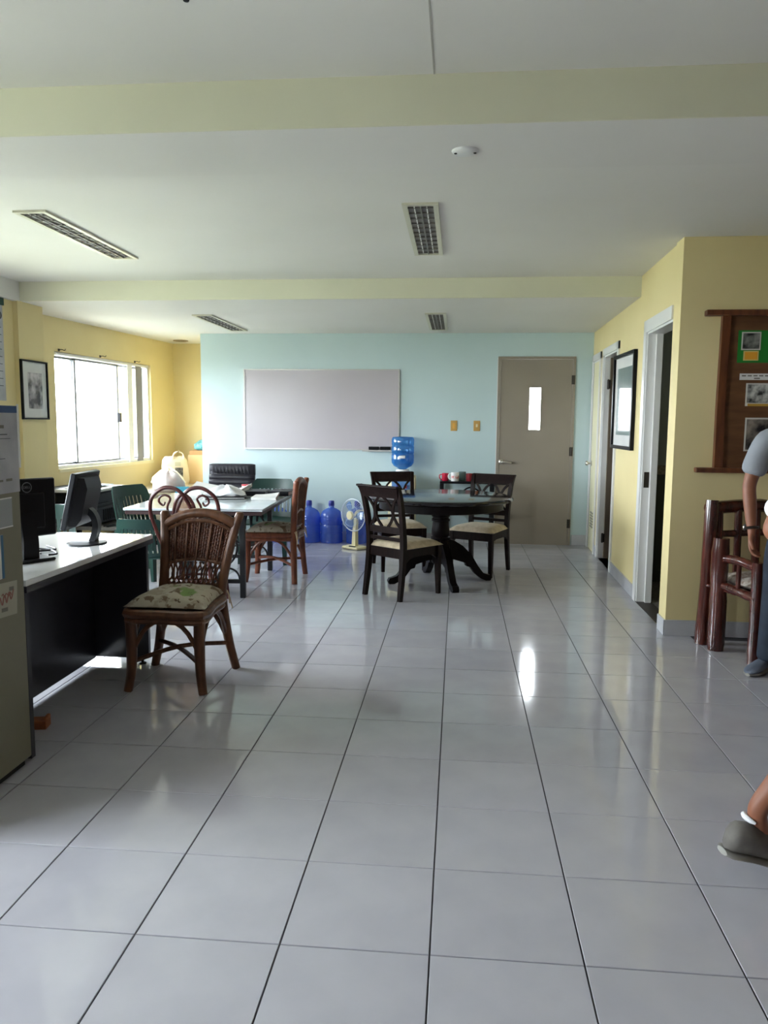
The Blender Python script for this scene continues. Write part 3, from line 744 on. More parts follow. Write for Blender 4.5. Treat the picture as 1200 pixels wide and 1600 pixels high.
    for k, z in enumerate((.60, .475)):
        b = BM(); tube(b, [(-hw(z) - .02, by(z), z - .01 * (k == 0)), (0, by(z) + .008, z + .02 * (k == 0)), (hw(z) + .02, by(z), z - .01 * (k == 0))], .0115, 8, sm=4); obj('back_rail', b, pole, t)
    b = BM()
    def pan(u, v):
        x = 2 * u - 1; zt = .79 + .055 * (1 - abs(x) ** 2.2); zb = .60 + .02 * (1 - x * x); z = zb + (zt - zb) * v
        return Vector((x * (hw(z) + .004), by(z) + .004, z))
    weave_panel(b, pan, 26, 22, .0042)
    o = obj('woven_back', b, WEAVE, t); o['kind'] = 'stuff'
    for k in range(-2, 3):
        b = BM(); x = k * .055; tube(b, [(x, by(.47) - .006, .47), (x * 1.1, by(.6) - .006, .6), (x * 1.25, by(.8) - .008, .83)], .0055, 6, sm=3); obj('back_cane', b, pole, t)
    b = BM()
    rr = random.Random(3)
    for k in range(-5, 6):
        x = k * .028
        P = [(x - .016, by(.478), .478), (x + .010, by(.51) + .003, .515), (x + .013, by(.55), .55), (x - .006, by(.6), .605)]
        tube(b, P, .0052, 6, sm=4); tube(b, [(2 * x - p[0], p[1] - .005, p[2]) for p in P], .0052, 6, sm=4)
        tube(b, circ(x + .014, .498, .014, by(.49) - .004, 10), .0045, 6)
    o = obj('openwork_curls', b, WEAVE, t); o['kind'] = 'stuff'
    if cush_m:
        b = BM()
        cushion(b, .216, .212, .066, SH + .016, 26, 26, [(-.075, -.075), (.075, -.075), (-.075, .075), (.075, .075)], .3, lambda x, y: (x * (1.0 - .35 * (y + .2)) * (1 - .06 * math.cos(y * 7.4)), (y + .005) * (1 - .06 * math.cos(x * 7.4))))
        cu = obj('cushion', b, cush_m, t, 60)
        b = BM()
        for s in (-1, 1):
            p0 = Vector((s * .165, .195, SH + .016))
            tube(b, [p0, p0 + Vector((s * .03, .03, -.005)), p0 + Vector((s * .035, .045, -.07))], .004, 5, sm=3)
            tube(b, [p0, p0 + Vector((s * .025, .04, .0)), p0 + Vector((s * .05, .05, -.10))], .004, 5, sm=3)
        obj('tie', b, CREAMFAB, cu)
    for o_ in t.children:       # the old frame has racked a little to one side
        if o_.name.split('.')[0] in ('rear_post', 'crest_rail', 'back_rail', 'woven_back', 'back_cane', 'openwork_curls'):
            for v in o_.data.vertices:
                if v.co.z > .46: v.co.x += lean * (v.co.z - .46) / .42
    return t
def print_fabric(name, base, spots, seed):
    m = bpy.data.materials.new(name); m.use_nodes = True; MATS[name] = m
    n = m.node_tree.nodes; L = m.node_tree.links; p = n['Principled BSDF']; p.inputs['Roughness'].default_value = .9
    tc = n.new('ShaderNodeTexCoord'); col = None
    prev = (*lin(base), 1)
    for k, (c, sc, lo, off) in enumerate(spots):
        mp = n.new('ShaderNodeMapping'); mp.inputs['Location'].default_value = (off + seed, off * 2, k); L.new(tc.outputs['Object'], mp.inputs['Vector'])
        nz = n.new('ShaderNodeTexNoise'); nz.inputs['Scale'].default_value = sc; nz.inputs['Detail'].default_value = 3; L.new(mp.outputs['Vector'], nz.inputs['Vector'])
        mr = n.new('ShaderNodeMapRange'); mr.inputs['From Min'].default_value = lo; mr.inputs['From Max'].default_value = lo + .03; L.new(nz.outputs['Fac'], mr.inputs['Value'])
        mx = n.new('ShaderNodeMix'); mx.data_type = 'RGBA'; L.new(mr.outputs['Result'], mx.inputs['Factor'])
        if col is None: mx.inputs['A'].default_value = prev
        else: L.new(col, mx.inputs['A'])
        mx.inputs['B'].default_value = (*lin(c), 1); col = mx.outputs['Result']
    L.new(col, p.inputs['Base Color']); return m
CUSH = print_fabric('printed_cushion_cotton', (178, 170, 152), [((160, 150, 132), 9, .55, 5.2), ((116, 98, 78), 13, .585, 0.3), ((120, 146, 88), 5, .60, 1.7), ((96, 78, 60), 26, .66, 3.1)], 2.0)
rattan_chair('dark rattan chair with woven back and floral cushion, beside the white-topped desk', (-1.015, 2.055, 0), math.radians(-1), RATTAN, CUSH, lean=.05)
rattan_chair('reddish rattan chair seen from its side, at the right end of the pale table', (-1.145, 4.80, 0), math.radians(-90), RATTANR, CUSH)

# scroll-back bentwood chair
t = thing('scroll_back_chair', 'maroon bentwood chair with scrolled arches and cane oval, behind the dark rattan chair', 'chair', (-1.515, 3.765, 0), PI)
for s in (-1, 1):
    b = BM(); tube(b, [(s * .17, -.17, .43), (s * .18, -.18, .2), (s * .195, -.195, 0)], [.016, .016, .013], 8, sm=3); obj('leg', b, MAROON, t)
    b = BM(); tube(b, [(s * .215, .225, 0), (s * .18, .19, .22), (s * .165, .175, .44)], [.013, .016, .016], 8, sm=3); obj('leg', b, MAROON, t)
b = BM(); lathe(b, [(0, .455), (.185, .455), (.205, .445), (.205, .425), (.185, .415), (0, .415)], 28); obj('seat', b, MAROON, t)
b = BM(); tube(b, [(.15 * math.cos(k * PI / 8), .15 * math.sin(k * PI / 8), .2) for k in range(16)], .01, 6, closed=True); obj('stretcher_ring', b, MAROON, t)
def yb(z): return .175 + (z - .44) * .12
b = BM()
for s in (-1, 1):   # two tall overlapping arches
    P = [(s * .165, .44), (s * .215, .58), (s * .252, .72), (s * .235, .83), (s * .16, .895), (s * .085, .905), (s * .02, .875), (s * -.03, .80), (s * -.075, .70)]
    tube(b, [(x, yb(z) + .006 * s, z) for x, z in P], .0145, 8, sm=4)
obj('arched_back', b, MAROON, t)
for s in (-1, 1):
    b = BM(); P = [(s * .08, .60), (s * .115, .70), (s * .125, .765), (s * .10, .825), (s * .135, .85), (s * .175, .835), (s * .185, .80), (s * .155, .775), (s * .14, .80)]
    tube(b, [(x, yb(z), z) for x, z in P], [.009] * 8 + [.006], 8, sm=4); obj('scroll', b, MAROON, t)
b = BM(); tube(b, [(.082 * math.cos(a * PI / 10), yb(.70 + .155 * math.sin(a * PI / 10)), .70 + .155 * math.sin(a * PI / 10)) for a in range(20)], .012, 8, closed=True); obj('oval_rim', b, MAROON, t)
b = BM()
for k in range(-8, 9):
    x = k * .0092; h = .15 * math.sqrt(max(0, 1 - (x / .082) ** 2))
    if h > .01: bar(b, [(x, yb(.70 - h), .70 - h), (x, yb(.70 + h), .70 + h)], .004, .002)
for k in range(-16, 17):
    z = .70 + k * .0092; h = .079 * math.sqrt(max(0, 1 - ((z - .70) / .155) ** 2))
    if h > .01: bar(b, [(-h, yb(z) - .002, z), (h, yb(z) - .002, z)], .004, .002, ref=(0, 0, 1))
o = obj('cane_webbing', b, CANE, t, 0); o['kind'] = 'stuff'

# ================================================================== DARK DINING CHAIRS AND PEDESTAL TABLE
def dining_chair(label, loc, rz):
    """faces local +Y"""
    t = thing('dining_chair', label, 'chair', loc, rz, 'dark dining chairs around the round table')
    for s in (-1, 1):
        b = BM(); bar(b, [(s * .195, .205, .40), (s * .195, .205, .25), (s * .198, .212, 0)], [.042, .04, .03], [.042, .04, .03]); obj('leg', b, ESPRESSO, t, 20)
        b = BM(); bar(b, [(s * .190, -.245, 0), (s * .185, -.215, .22), (s * .182, -.20, .42), (s * .185, -.215, .60), (s * .194, -.255, .80), (s * .205, -.295, .895)],
                      [.03, .036, .038, .036, .034, .03], [.036, .042, .044, .04, .034, .026], sm=4); obj('rear_post', b, ESPRESSO, t, 30)
    b = BM()
    bar(b, [(-.19, .207, .365), (.19, .207, .365)], .075, .022, ref=(0, 0, 1)); bar(b, [(-.18, -.203, .365), (.18, -.203, .365)], .075, .022, ref=(0, 0, 1))
    for s in (-1, 1):
        prism(b, [(-.20, .40), (.20, .40), (.20, .26), (.18, .30), (.14, .325), (.08, .335), (-.08, .335), (-.14, .325), (-.18, .30), (-.20, .26)], -.011, .011,
              Matrix.Translation((s * .188, .003, 0)) @ Matrix.Rotation(PI / 2, 4, 'Z'))
    obj('apron', b, ESPRESSO, t, 20)
    b = BM(); cushion(b, .215, .22, .052, .405, 12, 12, None, .25, lambda x, y: (x * (1 + .06 * y / .2), y + .012)); obj('seat_pad', b, CREAMFAB, t, 60)
    def by(z): return -.20 - max(0, z - .42) * .10 - max(0, z - .62) ** 2 * .75
    b = BM(); P = []
    for z in (.785, .82, .86, .895): P.append(z)
    bar(b, [(0, by(.808), .808), (0, by(.85), .85), (0, by(.888) - .004, .888)], [.37, .392, .425], [.026, .026, .026]); box(b, (0, by(.895) - .008, .893), (.436, .034, .016), None, .005); obj('top_rail', b, ESPRESSO, t, 30)
    for z0_, h in ((.545, .05), (.475, .026)):
        b = BM(); bar(b, [(-.185, by(z0_), z0_), (.185, by(z0_), z0_)], h, .022, ref=(0, 0, 1)); obj('back_rail', b, ESPRESSO, t, 20)
    def sl(x0, x1):
        b_ = BM(); P = []
        for k in range(7):
            u = k / 6; z = .568 + (.812 - .568) * u; x = x0 + (x1 - x0) * (u + .12 * math.sin(2 * PI * u)); P.append((x, by(z), z))
        bar(b_, P, .020, .013, ref=(1, 0, 0)); obj('back_slat', b_, ESPRESSO, t, 30)
    for s in (-1, 1): sl(s * .165, s * .02); sl(s * .03, s * .165)
    return t
dc = dining_chair('dark dining chair nearest the camera, back turned, at the round table', (.025, 4.325, 0), math.radians(-38))
dup(dc, (-.10, 5.48, 0), math.radians(-162), 'dark dining chair behind the round table on its left, below the water jug')
dup(dc, (.672, 5.335, 0), math.radians(155), 'dark dining chair on the right of the round table, in front of the grey door')
t = thing('pedestal_table', 'round black-brown pedestal dining table with four curved feet', 'table', (.315, 4.835, 0), math.radians(17.7))
b = BM(); lathe(b, [(0, .762), (.59, .762), (.612, .757), (.622, .744), (.62, .732), (.605, .724), (.575, .716), (.545, .712), (0, .712)], 64); obj('tabletop', b, TABLEW, t, 30)
b = BM(); lathe(b, [(.50, .714), (.535, .714), (.535, .652), (.525, .648), (.50, .648), (.50, .714)], 64); obj('apron', b, TABLEB, t, 30)
b = BM(); lathe(b, [(0, .70), (.16, .70), (.16, .675), (.11, .66), (.085, .64), (.072, .615), (.072, .60), (.08, .595), (.08, .58), (.07, .575), (.07, .56), (.08, .555), (.08, .54), (.07, .535), (.072, .50), (.078, .46), (.078, .42), (.072, .405), (.084, .398), (.084, .38), (.074, .37), (.082, .34), (.085, .20), (.07, .17), (0, .165)], 32); obj('column', b, TABLEB, t, 50)
OUT = [(.05, .385), (.12, .365), (.20, .315), (.28, .235), (.34, .135), (.39, .07), (.43, .055), (.455, .05), (.47, .025), (.46, 0), (.415, 0), (.37, .02), (.31, .07), (.27, .125), (.235, .135), (.225, .165), (.16, .185), (.11, .20), (.05, .20)]
for k in range(4):
    b = BM(); prism(b, OUT, -.028, .028, Matrix.Rotation(k * PI / 2, 4, 'Z'))
    obj('curved_leg', b, TABLEB, t, 35)

# ================================================================== PALE RECTANGULAR TABLE
t = thing('work_table', 'rectangular table with pale glossy top on black scrolled iron legs', 'table', (-1.56, 4.56, 0), math.radians(3))
b = BM(); bx(b, -.56, .51, -.745, .745, .703, .722, .003); obj('glass_top', b, GLASSTOP, t)
b = BM(); bx(b, -.55, .50, -.735, .735, .672, .702, .004); obj('table_edge', b, REDEDGE, t)
for yy in (-.565, .575):
    for xx in (.315, -.10):
        b = BM(); bx(b, xx - .021, xx + .021, yy - .021, yy + .021, 0, .672, .003); obj('leg', b, BLACKIRON, t)
    b = BM(); bx(b, -.08, .295, yy - .014, yy + .014, .115, .145); obj('cross_bar', b, BLACKIRON, t, 0)
    b = BM(); bx(b, -.08, .295, yy - .014, yy + .014, .64, .672); obj('cross_bar', b, BLACKIRON, t, 0)
    for cx_ in (.20, .015):
        b = BM(); tube(b, circ(cx_, .145, .088, yy, 12, 0, PI), .008, 6); obj('iron_scroll', b, BLACKIRON, t)
    b = BM(); tube(b, circ(.107, .40, .165, yy, 20, -PI / 2, PI / 2), .009, 6); tube(b, circ(.107, .40, .165, yy, 20, PI / 2, 1.5 * PI), .009, 6); obj('iron_scroll', b, BLACKIRON, t)
for xx in (.315,):
    b = BM(); bx(b, xx - .014, xx + .014, -.55, .56, .64, .67); obj('side_rail', b, BLACKIRON, t, 0)
    for cy_ in (-.36, -.12, .12, .36):
        b = BM(); tube(b, [(xx, cy_ + .11 * math.cos(a * PI / 12), .535 + .105 * math.sin(a * PI / 12)) for a in range(13)], .008, 6); obj('iron_scroll', b, BLACKIRON, t)

# ================================================================== GREEN PLASTIC ARMCHAIRS
def mono_chair(label, loc, rz, sc=1.0):
    """faces local +Y"""
    t = thing('plastic_chair', label, 'chair', loc, rz, 'green plastic chairs', sc)
    for s in (-1, 1):
        b = BM(); bar(b, [(s * .205, .20, .40), (s * .225, .23, 0)], [.055, .035], [.05, .03]); obj('leg', b, GREENPL, t, 20)
        b = BM(); bar(b, [(s * .20, -.19, .42), (s * .225, -.25, 0)], [.055, .035], [.05, .03]); obj('leg', b, GREENPL, t, 20)
    b = BM()
    nx, ny = 10, 10; T = []
    for zoff in (0, -.012):
        T.append([[b.verts.new(((2 * i / nx - 1) * (.235 - .02 * (j / ny < .3)), .235 - .45 * j / ny, .425 + zoff - .022 * math.sin(PI * j / ny) * (1 - (2 * i / nx - 1) ** 4) - (.03 if j == 0 else 0) - (.025 if i in (0, nx) else 0))) for i in range(nx + 1)] for j in range(ny + 1)])
    for q in T:
        for j in range(ny):
            for i in range(nx): b.faces.new((q[j][i], q[j][i + 1], q[j + 1][i + 1], q[j + 1][i]))
    rim = [(0, i) for i in range(nx)] + [(j, nx) for j in range(ny)] + [(ny, i) for i in range(nx, 0, -1)] + [(j, 0) for j in range(ny, 0, -1)]
    for k in range(len(rim)):
        a, c = rim[k], rim[(k + 1) % len(rim)]; b.faces.new((T[0][a[0]][a[1]], T[0][c[0]][c[1]], T[1][c[0]][c[1]], T[1][a[0]][a[1]]))
    obj('seat', b, GREENPL, t, 50)
    def bp(x, z):  # curved back surface
        return Vector((x, -.205 - (z - .42) * .26 + .05 * (x / .22) ** 2, z))
    def patch(x0, x1, z0_, z1_, n, fx=None):
        b_ = BM(); th = .011; R = []
        for o_ in (0, th):
            R.append([[b_.verts.new(bp(x, z) + Vector((0, -o_, 0))) for x in [(x0(z) if callable(x0) else x0) + ((x1(z) if callable(x1) else x1) - (x0(z) if callable(x0) else x0)) * i / n for i in range(n + 1)]] for z in [z0_ + (z1_ - z0_) * j / 4 for j in range(5)]])
        for q in R:
            for j in range(4):
                for i in range(n): b_.faces.new((q[j][i], q[j][i + 1], q[j + 1][i + 1], q[j + 1][i]))
        rim_ = [(0, i) for i in range(n)] + [(j, n) for j in range(4)] + [(4, i) for i in range(n, 0, -1)] + [(j, 0) for j in range(4, 0, -1)]
        for k in range(len(rim_)):
            a, c = rim_[k], rim_[(k + 1) % len(rim_)]; b_.faces.new((R[0][a[0]][a[1]], R[0][c[0]][c[1]], R[1][c[0]][c[1]], R[1][a[0]][a[1]]))
        return b_
    hwz = lambda z: .235 - max(0, z - .6) * .16 - max(0, z - .765) * .7
    obj('back_top', patch(lambda z: -hwz(z), lambda z: hwz(z), .70, .80, 10), GREENPL, t, 40)
    for s in (-1, 1):
        obj('back_stile', patch((lambda z: s * hwz(z)) if s < 0 else (lambda z: s * hwz(z) - .045), (lambda z: s * hwz(z) + .045) if s < 0 else (lambda z: s * hwz(z)), .41, .70, 2), GREENPL, t, 40)
    obj('back_bottom', patch(-.2, .2, .41, .47, 8), GREENPL, t, 40)
    for k in range(9):
        x = -.16 + k * .04; obj('back_slat', patch(x - .012, x + .012, .47, .70, 1), GREENPL, t, 40)
    return t
g = mono_chair('green plastic chair at the left end of the pale table, beside the copier', (-2.27, 4.80, 0), math.radians(-112))
dup(g, (-1.42, 5.66, 0), PI, 'green plastic chair at the far side of the pale table, facing the camera')
g2 = dup(g, (-1.93, 3.95, 0), math.radians(0), 'low green plastic chair tucked under the near left corner of the pale table'); g2.scale = (.86, .86, .81)
dup(g, (-2.30, 2.95, 0), math.radians(205), 'green plastic chair behind the desk with the monitors')

# ================================================================== BLACK OFFICE CHAIR
t = thing('office_chair', 'black padded leather office chair against the cyan wall', 'chair', (-2.08, 6.42, 0), math.radians(182))
b = BM()
for k in range(5):
    a = k * 2 * PI / 5; d = Vector((math.cos(a), math.sin(a), 0)); bar(b, [d * .03 + Vector((0, 0, .12)), d * .29 + Vector((0, 0, .075))], [.05, .03], [.035, .025], ref=(-d.y, d.x, 0))
obj('star_base', b, BLACKPL, t)
for k in range(5):
    a = k * 2 * PI / 5; b = BM(); tube(b, [(.29 * math.cos(a) - .02 * math.sin(a), .29 * math.sin(a) + .02 * math.cos(a), .03), (.29 * math.cos(a) + .02 * math.sin(a), .29 * math.sin(a) - .02 * math.cos(a), .03)], .03, 12); bx(b, .29 * math.cos(a) - .006, .29 * math.cos(a) + .006, .29 * math.sin(a) - .006, .29 * math.sin(a) + .006, .04, .075); obj('caster', b, BLACKPL, t)
b = BM(); tube(b, [(0, 0, .09), (0, 0, .40)], .025, 12); obj('gas_lift', b, STEEL, t)
b = BM(); cushion(b, .26, .25, .07, .43, 12, 12, None, .6); obj('seat', b, LEATHER, t, 60)
def roll(z0_, z1_, hw_):
    b_ = BM(); n = 14
    zc, hz = (z0_ + z1_) / 2, (z1_ - z0_) / 2
    vs = []
    for i in range(n + 1):
        x = (2 * i / n - 1) * hw_; e = max(0.0, 1 - abs(2 * i / n - 1) ** 6) ** .5
        vs.append([b_.verts.new((x, -.245 - .22 * (zc - .45) + math.copysign(abs(math.cos(a * PI / 6)) ** .6, math.cos(a * PI / 6)) * .04 * (.5 + .5 * e), zc + math.copysign(abs(math.sin(a * PI / 6)) ** .6, math.sin(a * PI / 6)) * hz * (.9 + .1 * e))) for a in range(12)])
    for A, B in zip(vs, vs[1:]):
        for a in range(12): b_.faces.new((A[a], A[(a + 1) % 12], B[(a + 1) % 12], B[a]))
    b_.faces.new(vs[0]); b_.faces.new(vs[-1][::-1]); return b_
for z0_, z1_ in ((.48, .60), (.57, .68), (.655, .735), (.715, .785), (.765, .905)):
    obj('back_roll', roll(z0_, z1_, .262), LEATHER, t, 60)
b = BM(); box(b, (0, -.30, .69), (.50, .05, .42), (math.radians(10), 0, 0), .02, 2); obj('back_shell', b, LEATHER, t)
for k in range(11):
    b = BM(); x = -.2 + k * .04; tube(b, [(x, -.27, .79), (x + .006, -.268, .83), (x + .01, -.275, .875)], [.003, .006, .003], 6, sm=2); obj('pleat', b, LEATHER, t)
b = BM(); bar(b, [(0, -.10, .40), (0, -.26, .42), (0, -.33, .60)], .07, .02, sm=4); obj('back_bracket', b, BLACKPL, t)
for s in (-1, 1):
    b = BM(); bar(b, [(s * .26, .10, .42), (s * .30, .12, .60), (s * .30, .08, .64), (s * .29, -.24, .63)], [.03, .03, .05, .05], [.03, .03, .03, .03], sm=4); obj('armrest', b, BLACKPL, t, 50)

# ================================================================== DESK, MONITORS, STEEL CABINET
t = thing('desk', 'charcoal desk with glossy white top on the left', 'desk', (0, 0, 0))
b = BM(); bx(b, -2.05, -1.25, 1.0, 2.30, .725, .75, .002); obj('desk_top', b, WHITELAM, t)
b = BM(); bx(b, -2.05, -1.2485, .9985, 2.3015, .70, .7249); obj('top_edge', b, BLACKLAM, t, 0)
b = BM(); bx(b, -2.03, -1.285, 2.285, 2.315, .035, .70, .002); obj('end_panel', b, BLACKLAM, t)
b = BM(); bx(b, -2.03, -1.255, .992, 1.022, .012, .70, .002); obj('end_panel', b, BLACKLAM, t)
b = BM(); bx(b, -1.62, -1.60, 1.022, 2.285, .03, .70); obj('modesty_panel', b, BLACKLAM, t, 0)
for yy, xx in ((2.30, -1.33), (2.30, -1.98), (1.007, -1.33), (1.007, -1.98)):
    b = BM(); lathe(b, [(0, 0), (.022, 0), (.022, .006), (.008, .01), (.008, .036), (0, .036)], 12, (xx, yy, 0)); obj('levelling_foot', b, BLACKPL, t)
# monitor with logo (seen from behind)
t = thing('monitor', 'black flat monitor seen from behind with round grey badge, nearest the steel cabinet', 'monitor', (-1.504, 1.42, .75), math.radians(59), 'monitors on the desk')
b = BM(); box(b, (0, 0, .238), (.32, .03, .265), None, .006)
box(b, (0, -.019, .225), (.20, .012, .16), None, .004); obj('screen_housing', b, BLACKPL, t)
b = BM(); bx(b, -.148, .148, .0152, .017, .12, .355); obj('screen', b, SCREEN, t, 0)
b = BM(); bar(b, [(0, -.045, .01), (0, -.055, .10), (0, -.035, .22)], [.075, .07, .07], [.05, .04, .025], sm=4); obj('stand_neck', b, BLACKPL, t)
b = BM(); box(b, (0, -.02, .008), (.20, .17, .014), None, .006); obj('stand_base', b, BLACKPL, t)
b = BM(); tube(b, [(.022 + .022 * math.cos(a * PI / 10), -.016, .332 + .022 * math.sin(a * PI / 10)) for a in range(20)], .0022, 6, closed=True); lg = obj('badge_ring', b, LOGO, t)
text_obj('badge_letters', 'DELL', .0155, LOGO, Matrix.Translation((.022, -.016, .332)) @ Matrix.Rotation(PI / 2, 4, 'X'), lg)
# second monitor, edge on
t = thing('monitor', 'black monitor seen edge-on, leaning on an oval base at the far end of the desk', 'monitor', (-1.47, 1.94, .75), math.radians(97), 'monitors on the desk')
tilt = Matrix.Translation((0, .0, .13)) @ Matrix.Rotation(math.radians(13), 4, 'X') @ Matrix.Translation((0, 0, -.13))
b = BM(); box(b, (0, .035, .225), (.36, .028, .29), None, .005)
prof = [(-.165, .03), (.165, .03), (.12, -.03), (-.12, -.03)]
v = []
for z, f in ((.10, .55), (.14, 1.0), (.30, 1.0), (.35, .45)):
    v.append([b.verts.new((-.15, .022, z)), b.verts.new((.15, .022, z)), b.verts.new((.11, .022 - .045 * f, z)), b.verts.new((-.11, .022 - .045 * f, z))])
for A, B in zip(v, v[1:]):
    for k in range(4): b.faces.new((A[k], A[(k + 1) % 4], B[(k + 1) % 4], B[k]))
b.faces.new(v[0]); b.faces.new(v[-1][::-1])
bmesh.ops.transform(b, matrix=tilt, verts=b.verts); obj('screen_housing', b, GREYPL, t)
b = BM(); bx(b, -.168, .168, .0493, .051, .09, .36); bmesh.ops.transform(b, matrix=tilt, verts=b.verts); obj('screen', b, SCREEN, t, 0)
b = BM(); bar(b, [(0, -.045, .012), (0, -.065, .09), (0, -.05, .15), (0, -.01, .185)], [.06, .055, .055, .06], [.03, .03, .03, .035], sm=4); obj('stand_neck', b, GREYPL, t)
b = BM(); lathe(b, [(0, .016), (.06, .014), (.115, .007), (.118, 0), (0, 0)], 32); bmesh.ops.scale(b, vec=(1.0, .85, 1), verts=b.verts); bmesh.ops.translate(b, vec=(0, -.01, 0), verts=b.verts); obj('stand_base', b, GREYPL, t)
b = BM()
for P in ([(-1.50, 1.56, .757), (-1.56, 1.62, .757), (-1.50, 1.70, .757), (-1.60, 1.80, .757)], [(-1.45, 1.54, .757), (-1.43, 1.58, .757), (-1.52, 1.68, .757), (-1.66, 1.72, .757)], [(-1.53, 1.56, .757), (-1.58, 1.58, .757), (-1.66, 1.64, .757)]):
    tube(b, P, .005, 6, sm=4)
tag(obj('monitor_cables', b, BLACKPL), 'loose black cables lying on the white desk between the monitors', 'cable')
t = thing('wood_block', 'small orange-brown wooden block on the floor under the desk', 'wood block', (-1.432, 1.34, 0), math.radians(10))
b = BM(); bx(b, -.055, .055, -.035, .03, 0, .038, .002); obj('block', b, mat('orange_wood', (170, 104, 60), 0.6, (146, 86, 48), 20), t)
b = BM(); bx(b, .04, .055, -.03, .03, .038, .052, .002); obj('raised_edge', b, MATS['orange_wood'], t)

t = thing('steel_cabinet', 'olive-grey steel cabinet at the left edge, papers taped on its side', 'cabinet', (0, 0, 0))
b = BM(); bx(b, -1.71, -1.25, .35, .985, .03, 1.435, .004); obj('body', b, OLIVE, t)
b = BM(); bx(b, -1.69, -1.27, .37, .965, 0, .03); obj('plinth', b, GREYPL, t, 0)
for k in range(4):
    b = BM(); bx(b, -1.695, -1.265, .334, .35, .05 + k * .345, .375 + k * .345, .003); f = obj('drawer_front', b, OLIVE, t)
    b = BM(); bx(b, -1.53, -1.43, .315, .334, .25 + k * .345, .265 + k * .345, .002); obj('handle', b, STEEL, f)
def side_paper(name, label, cat, y0, y1, z0, z1, m, parts=(), tilt=0.0, dx=0.0):
    q = thing(name, label, cat, (-1.249 + dx, (y0 + y1) / 2, (z0 + z1) / 2), 0); hy, hz = (y1 - y0) / 2, (z1 - z0) / 2
    b_ = BM(); bx(b_, 0, .0018, -hy, hy, -hz, hz); obj('sheet', b_, m, q, 0)
    for (n_, a0, a1, c0, c1, mm) in parts:
        b_ = BM(); bx(b_, .0018, .0026, a0, a1, c0, c1); obj(n_, b_, mm, q, 0)
    q.rotation_euler = (tilt, 0, 0); return q
INK2 = MATS['grey_print_ink']
side_paper('taped_sheet', 'large grey sheet with blue band hanging over the top of the steel cabinet', 'paper', .70, .982, 1.108, 1.438, GREYPAPER,
  [('blue_band', -.141, .141, .138, .165, mat('blue_band_ink', (52, 80, 124), 0.6)), ('printed_line', -.12, .07, .055, .059, INK2), ('printed_line', -.12, .09, .04, .0425, INK2), ('printed_line', -.12, .05, -.035, -.0325, INK2), ('printed_text', -.01, .05, .08, .092, MATS['faint_ink']), ('printed_text', .05, .09, -.12, -.11, MATS['faint_ink']), ('printed_text', -.03, .03, -.12, -.112, MATS['faint_ink'])], 0)
b = BM(); bx(b, -1.25, -1.244, .984, .992, 1.20, 1.445); tag(obj('white_edge_strip', b, WHITEPL), 'thin white strip at the corner of the steel cabinet', 'board')  # narrow white strip along the cabinet's far corner
side_paper('taped_sheet', 'small sheet in clear sleeve on the steel cabinet below the large one', 'paper', .70, .922, .978, 1.092, mat('sleeved_paper', (150, 154, 156), 0.35), [('sleeve_edge', -.111, .111, .052, .057, PAPER), ('sleeve_edge', -.111, .111, -.057, -.052, PAPER)])
side_paper('taped_sheet', 'blue-edged sheet on the steel cabinet, cut by the left edge of the picture', 'paper', .62, .852, .79, .955, PAPER, [('blue_edge', .10, .116, -.0825, .0825, mat('blue_edge_ink', (70, 110, 140), 0.6))])
side_paper('taped_sheet', 'sheet with red scribbled lettering, lowest on the steel cabinet', 'paper', .68, .928, .645, .775, mat('pale_olive_paper', (172, 168, 152), 0.8),
  [('printed_text', .02, .06, -.045, -.03, MATS['faint_ink']), ('printed_text', .07, .1, .03, .045, MATS['faint_ink'])], math.radians(-4))
sc_ = bpy.data.objects[[o.name for o in bpy.data.objects if o.get('label', '').startswith('sheet with red scribbled')][0]]
b = BM(); tube(b, [(.0028, -.03 + .009 * k, -.012 + .018 * math.sin(k * 1.9) + .002 * k) for k in range(15)], .0028, 5, sm=4); tube(b, [(.0028, .02 + .009 * k, .018 + .008 * math.sin(k * 2.3)) for k in range(9)], .002, 5, sm=4)
obj('red_scribble', b, mat('faded_red_ink', (150, 104, 96), 0.7), sc_)
t = thing('file_box', 'dark file box with orange tab lying on the steel cabinet', 'box', (-1.42, .84, 1.437))
b = BM(); bx(b, -.14, .10, -.15, .08, 0, .055, .003); obj('body', b, GREYPL, t)
b = BM(); bx(b, .095, .105, .05, .095, .004, .04, .002); obj('tab', b, mat('orange_card', (190, 120, 50), 0.6), t)

# ================================================================== LEFT SIDE: COPIER, SIDEBOARD, BAGS, BOXES
t = thing('low_stand', 'low grey stand under the black copier, left window wall', 'stand', (-3.06, 5.42, 0))
b = BM(); bx(b, -.42, .42, -.40, .40, .36, .395, .003); obj('top', b, mat('grey_laminate', (116, 112, 108), 0.5), t)
for sx in (-1, 1):
    for sy in (-1, 1):
        b = BM(); bx(b, sx * .385 - .02, sx * .385 + .02, sy * .365 - .02, sy * .365 + .02, 0, .36); obj('leg', b, BLACKPL, t, 0)
b = BM()
for P in ([(-2.83, 5.05, .40), (-2.80, 5.2, .402), (-2.84, 5.35, .402), (-2.76, 5.5, .401)], [(-2.78, 5.0, .40), (-2.74, 5.2, .401), (-2.80, 5.4, .402)]): tube(b, P, .006, 6, sm=4)
tag(obj('power_cables', b, BLACKPL), 'dark cables on the low stand in front of the copier', 'cable')
t = thing('copier', 'black copier with ribbed front and pale lid below the left window', 'copier', (-3.08, 5.33, .395))
b = BM(); bx(b, -.19, .19, -.33, .30, .015, .315, .008); obj('body', b, BLACKPL, t)
b = BM(); bx(b, -.20, .205, -.34, .31, .317, .345, .006); obj('lid', b, WHITEPL, t)
b = BM(); bx(b, .19, .20, -.30, .27, .03, .175, .003); f = obj('paper_drawer', b, GREYPL, t)
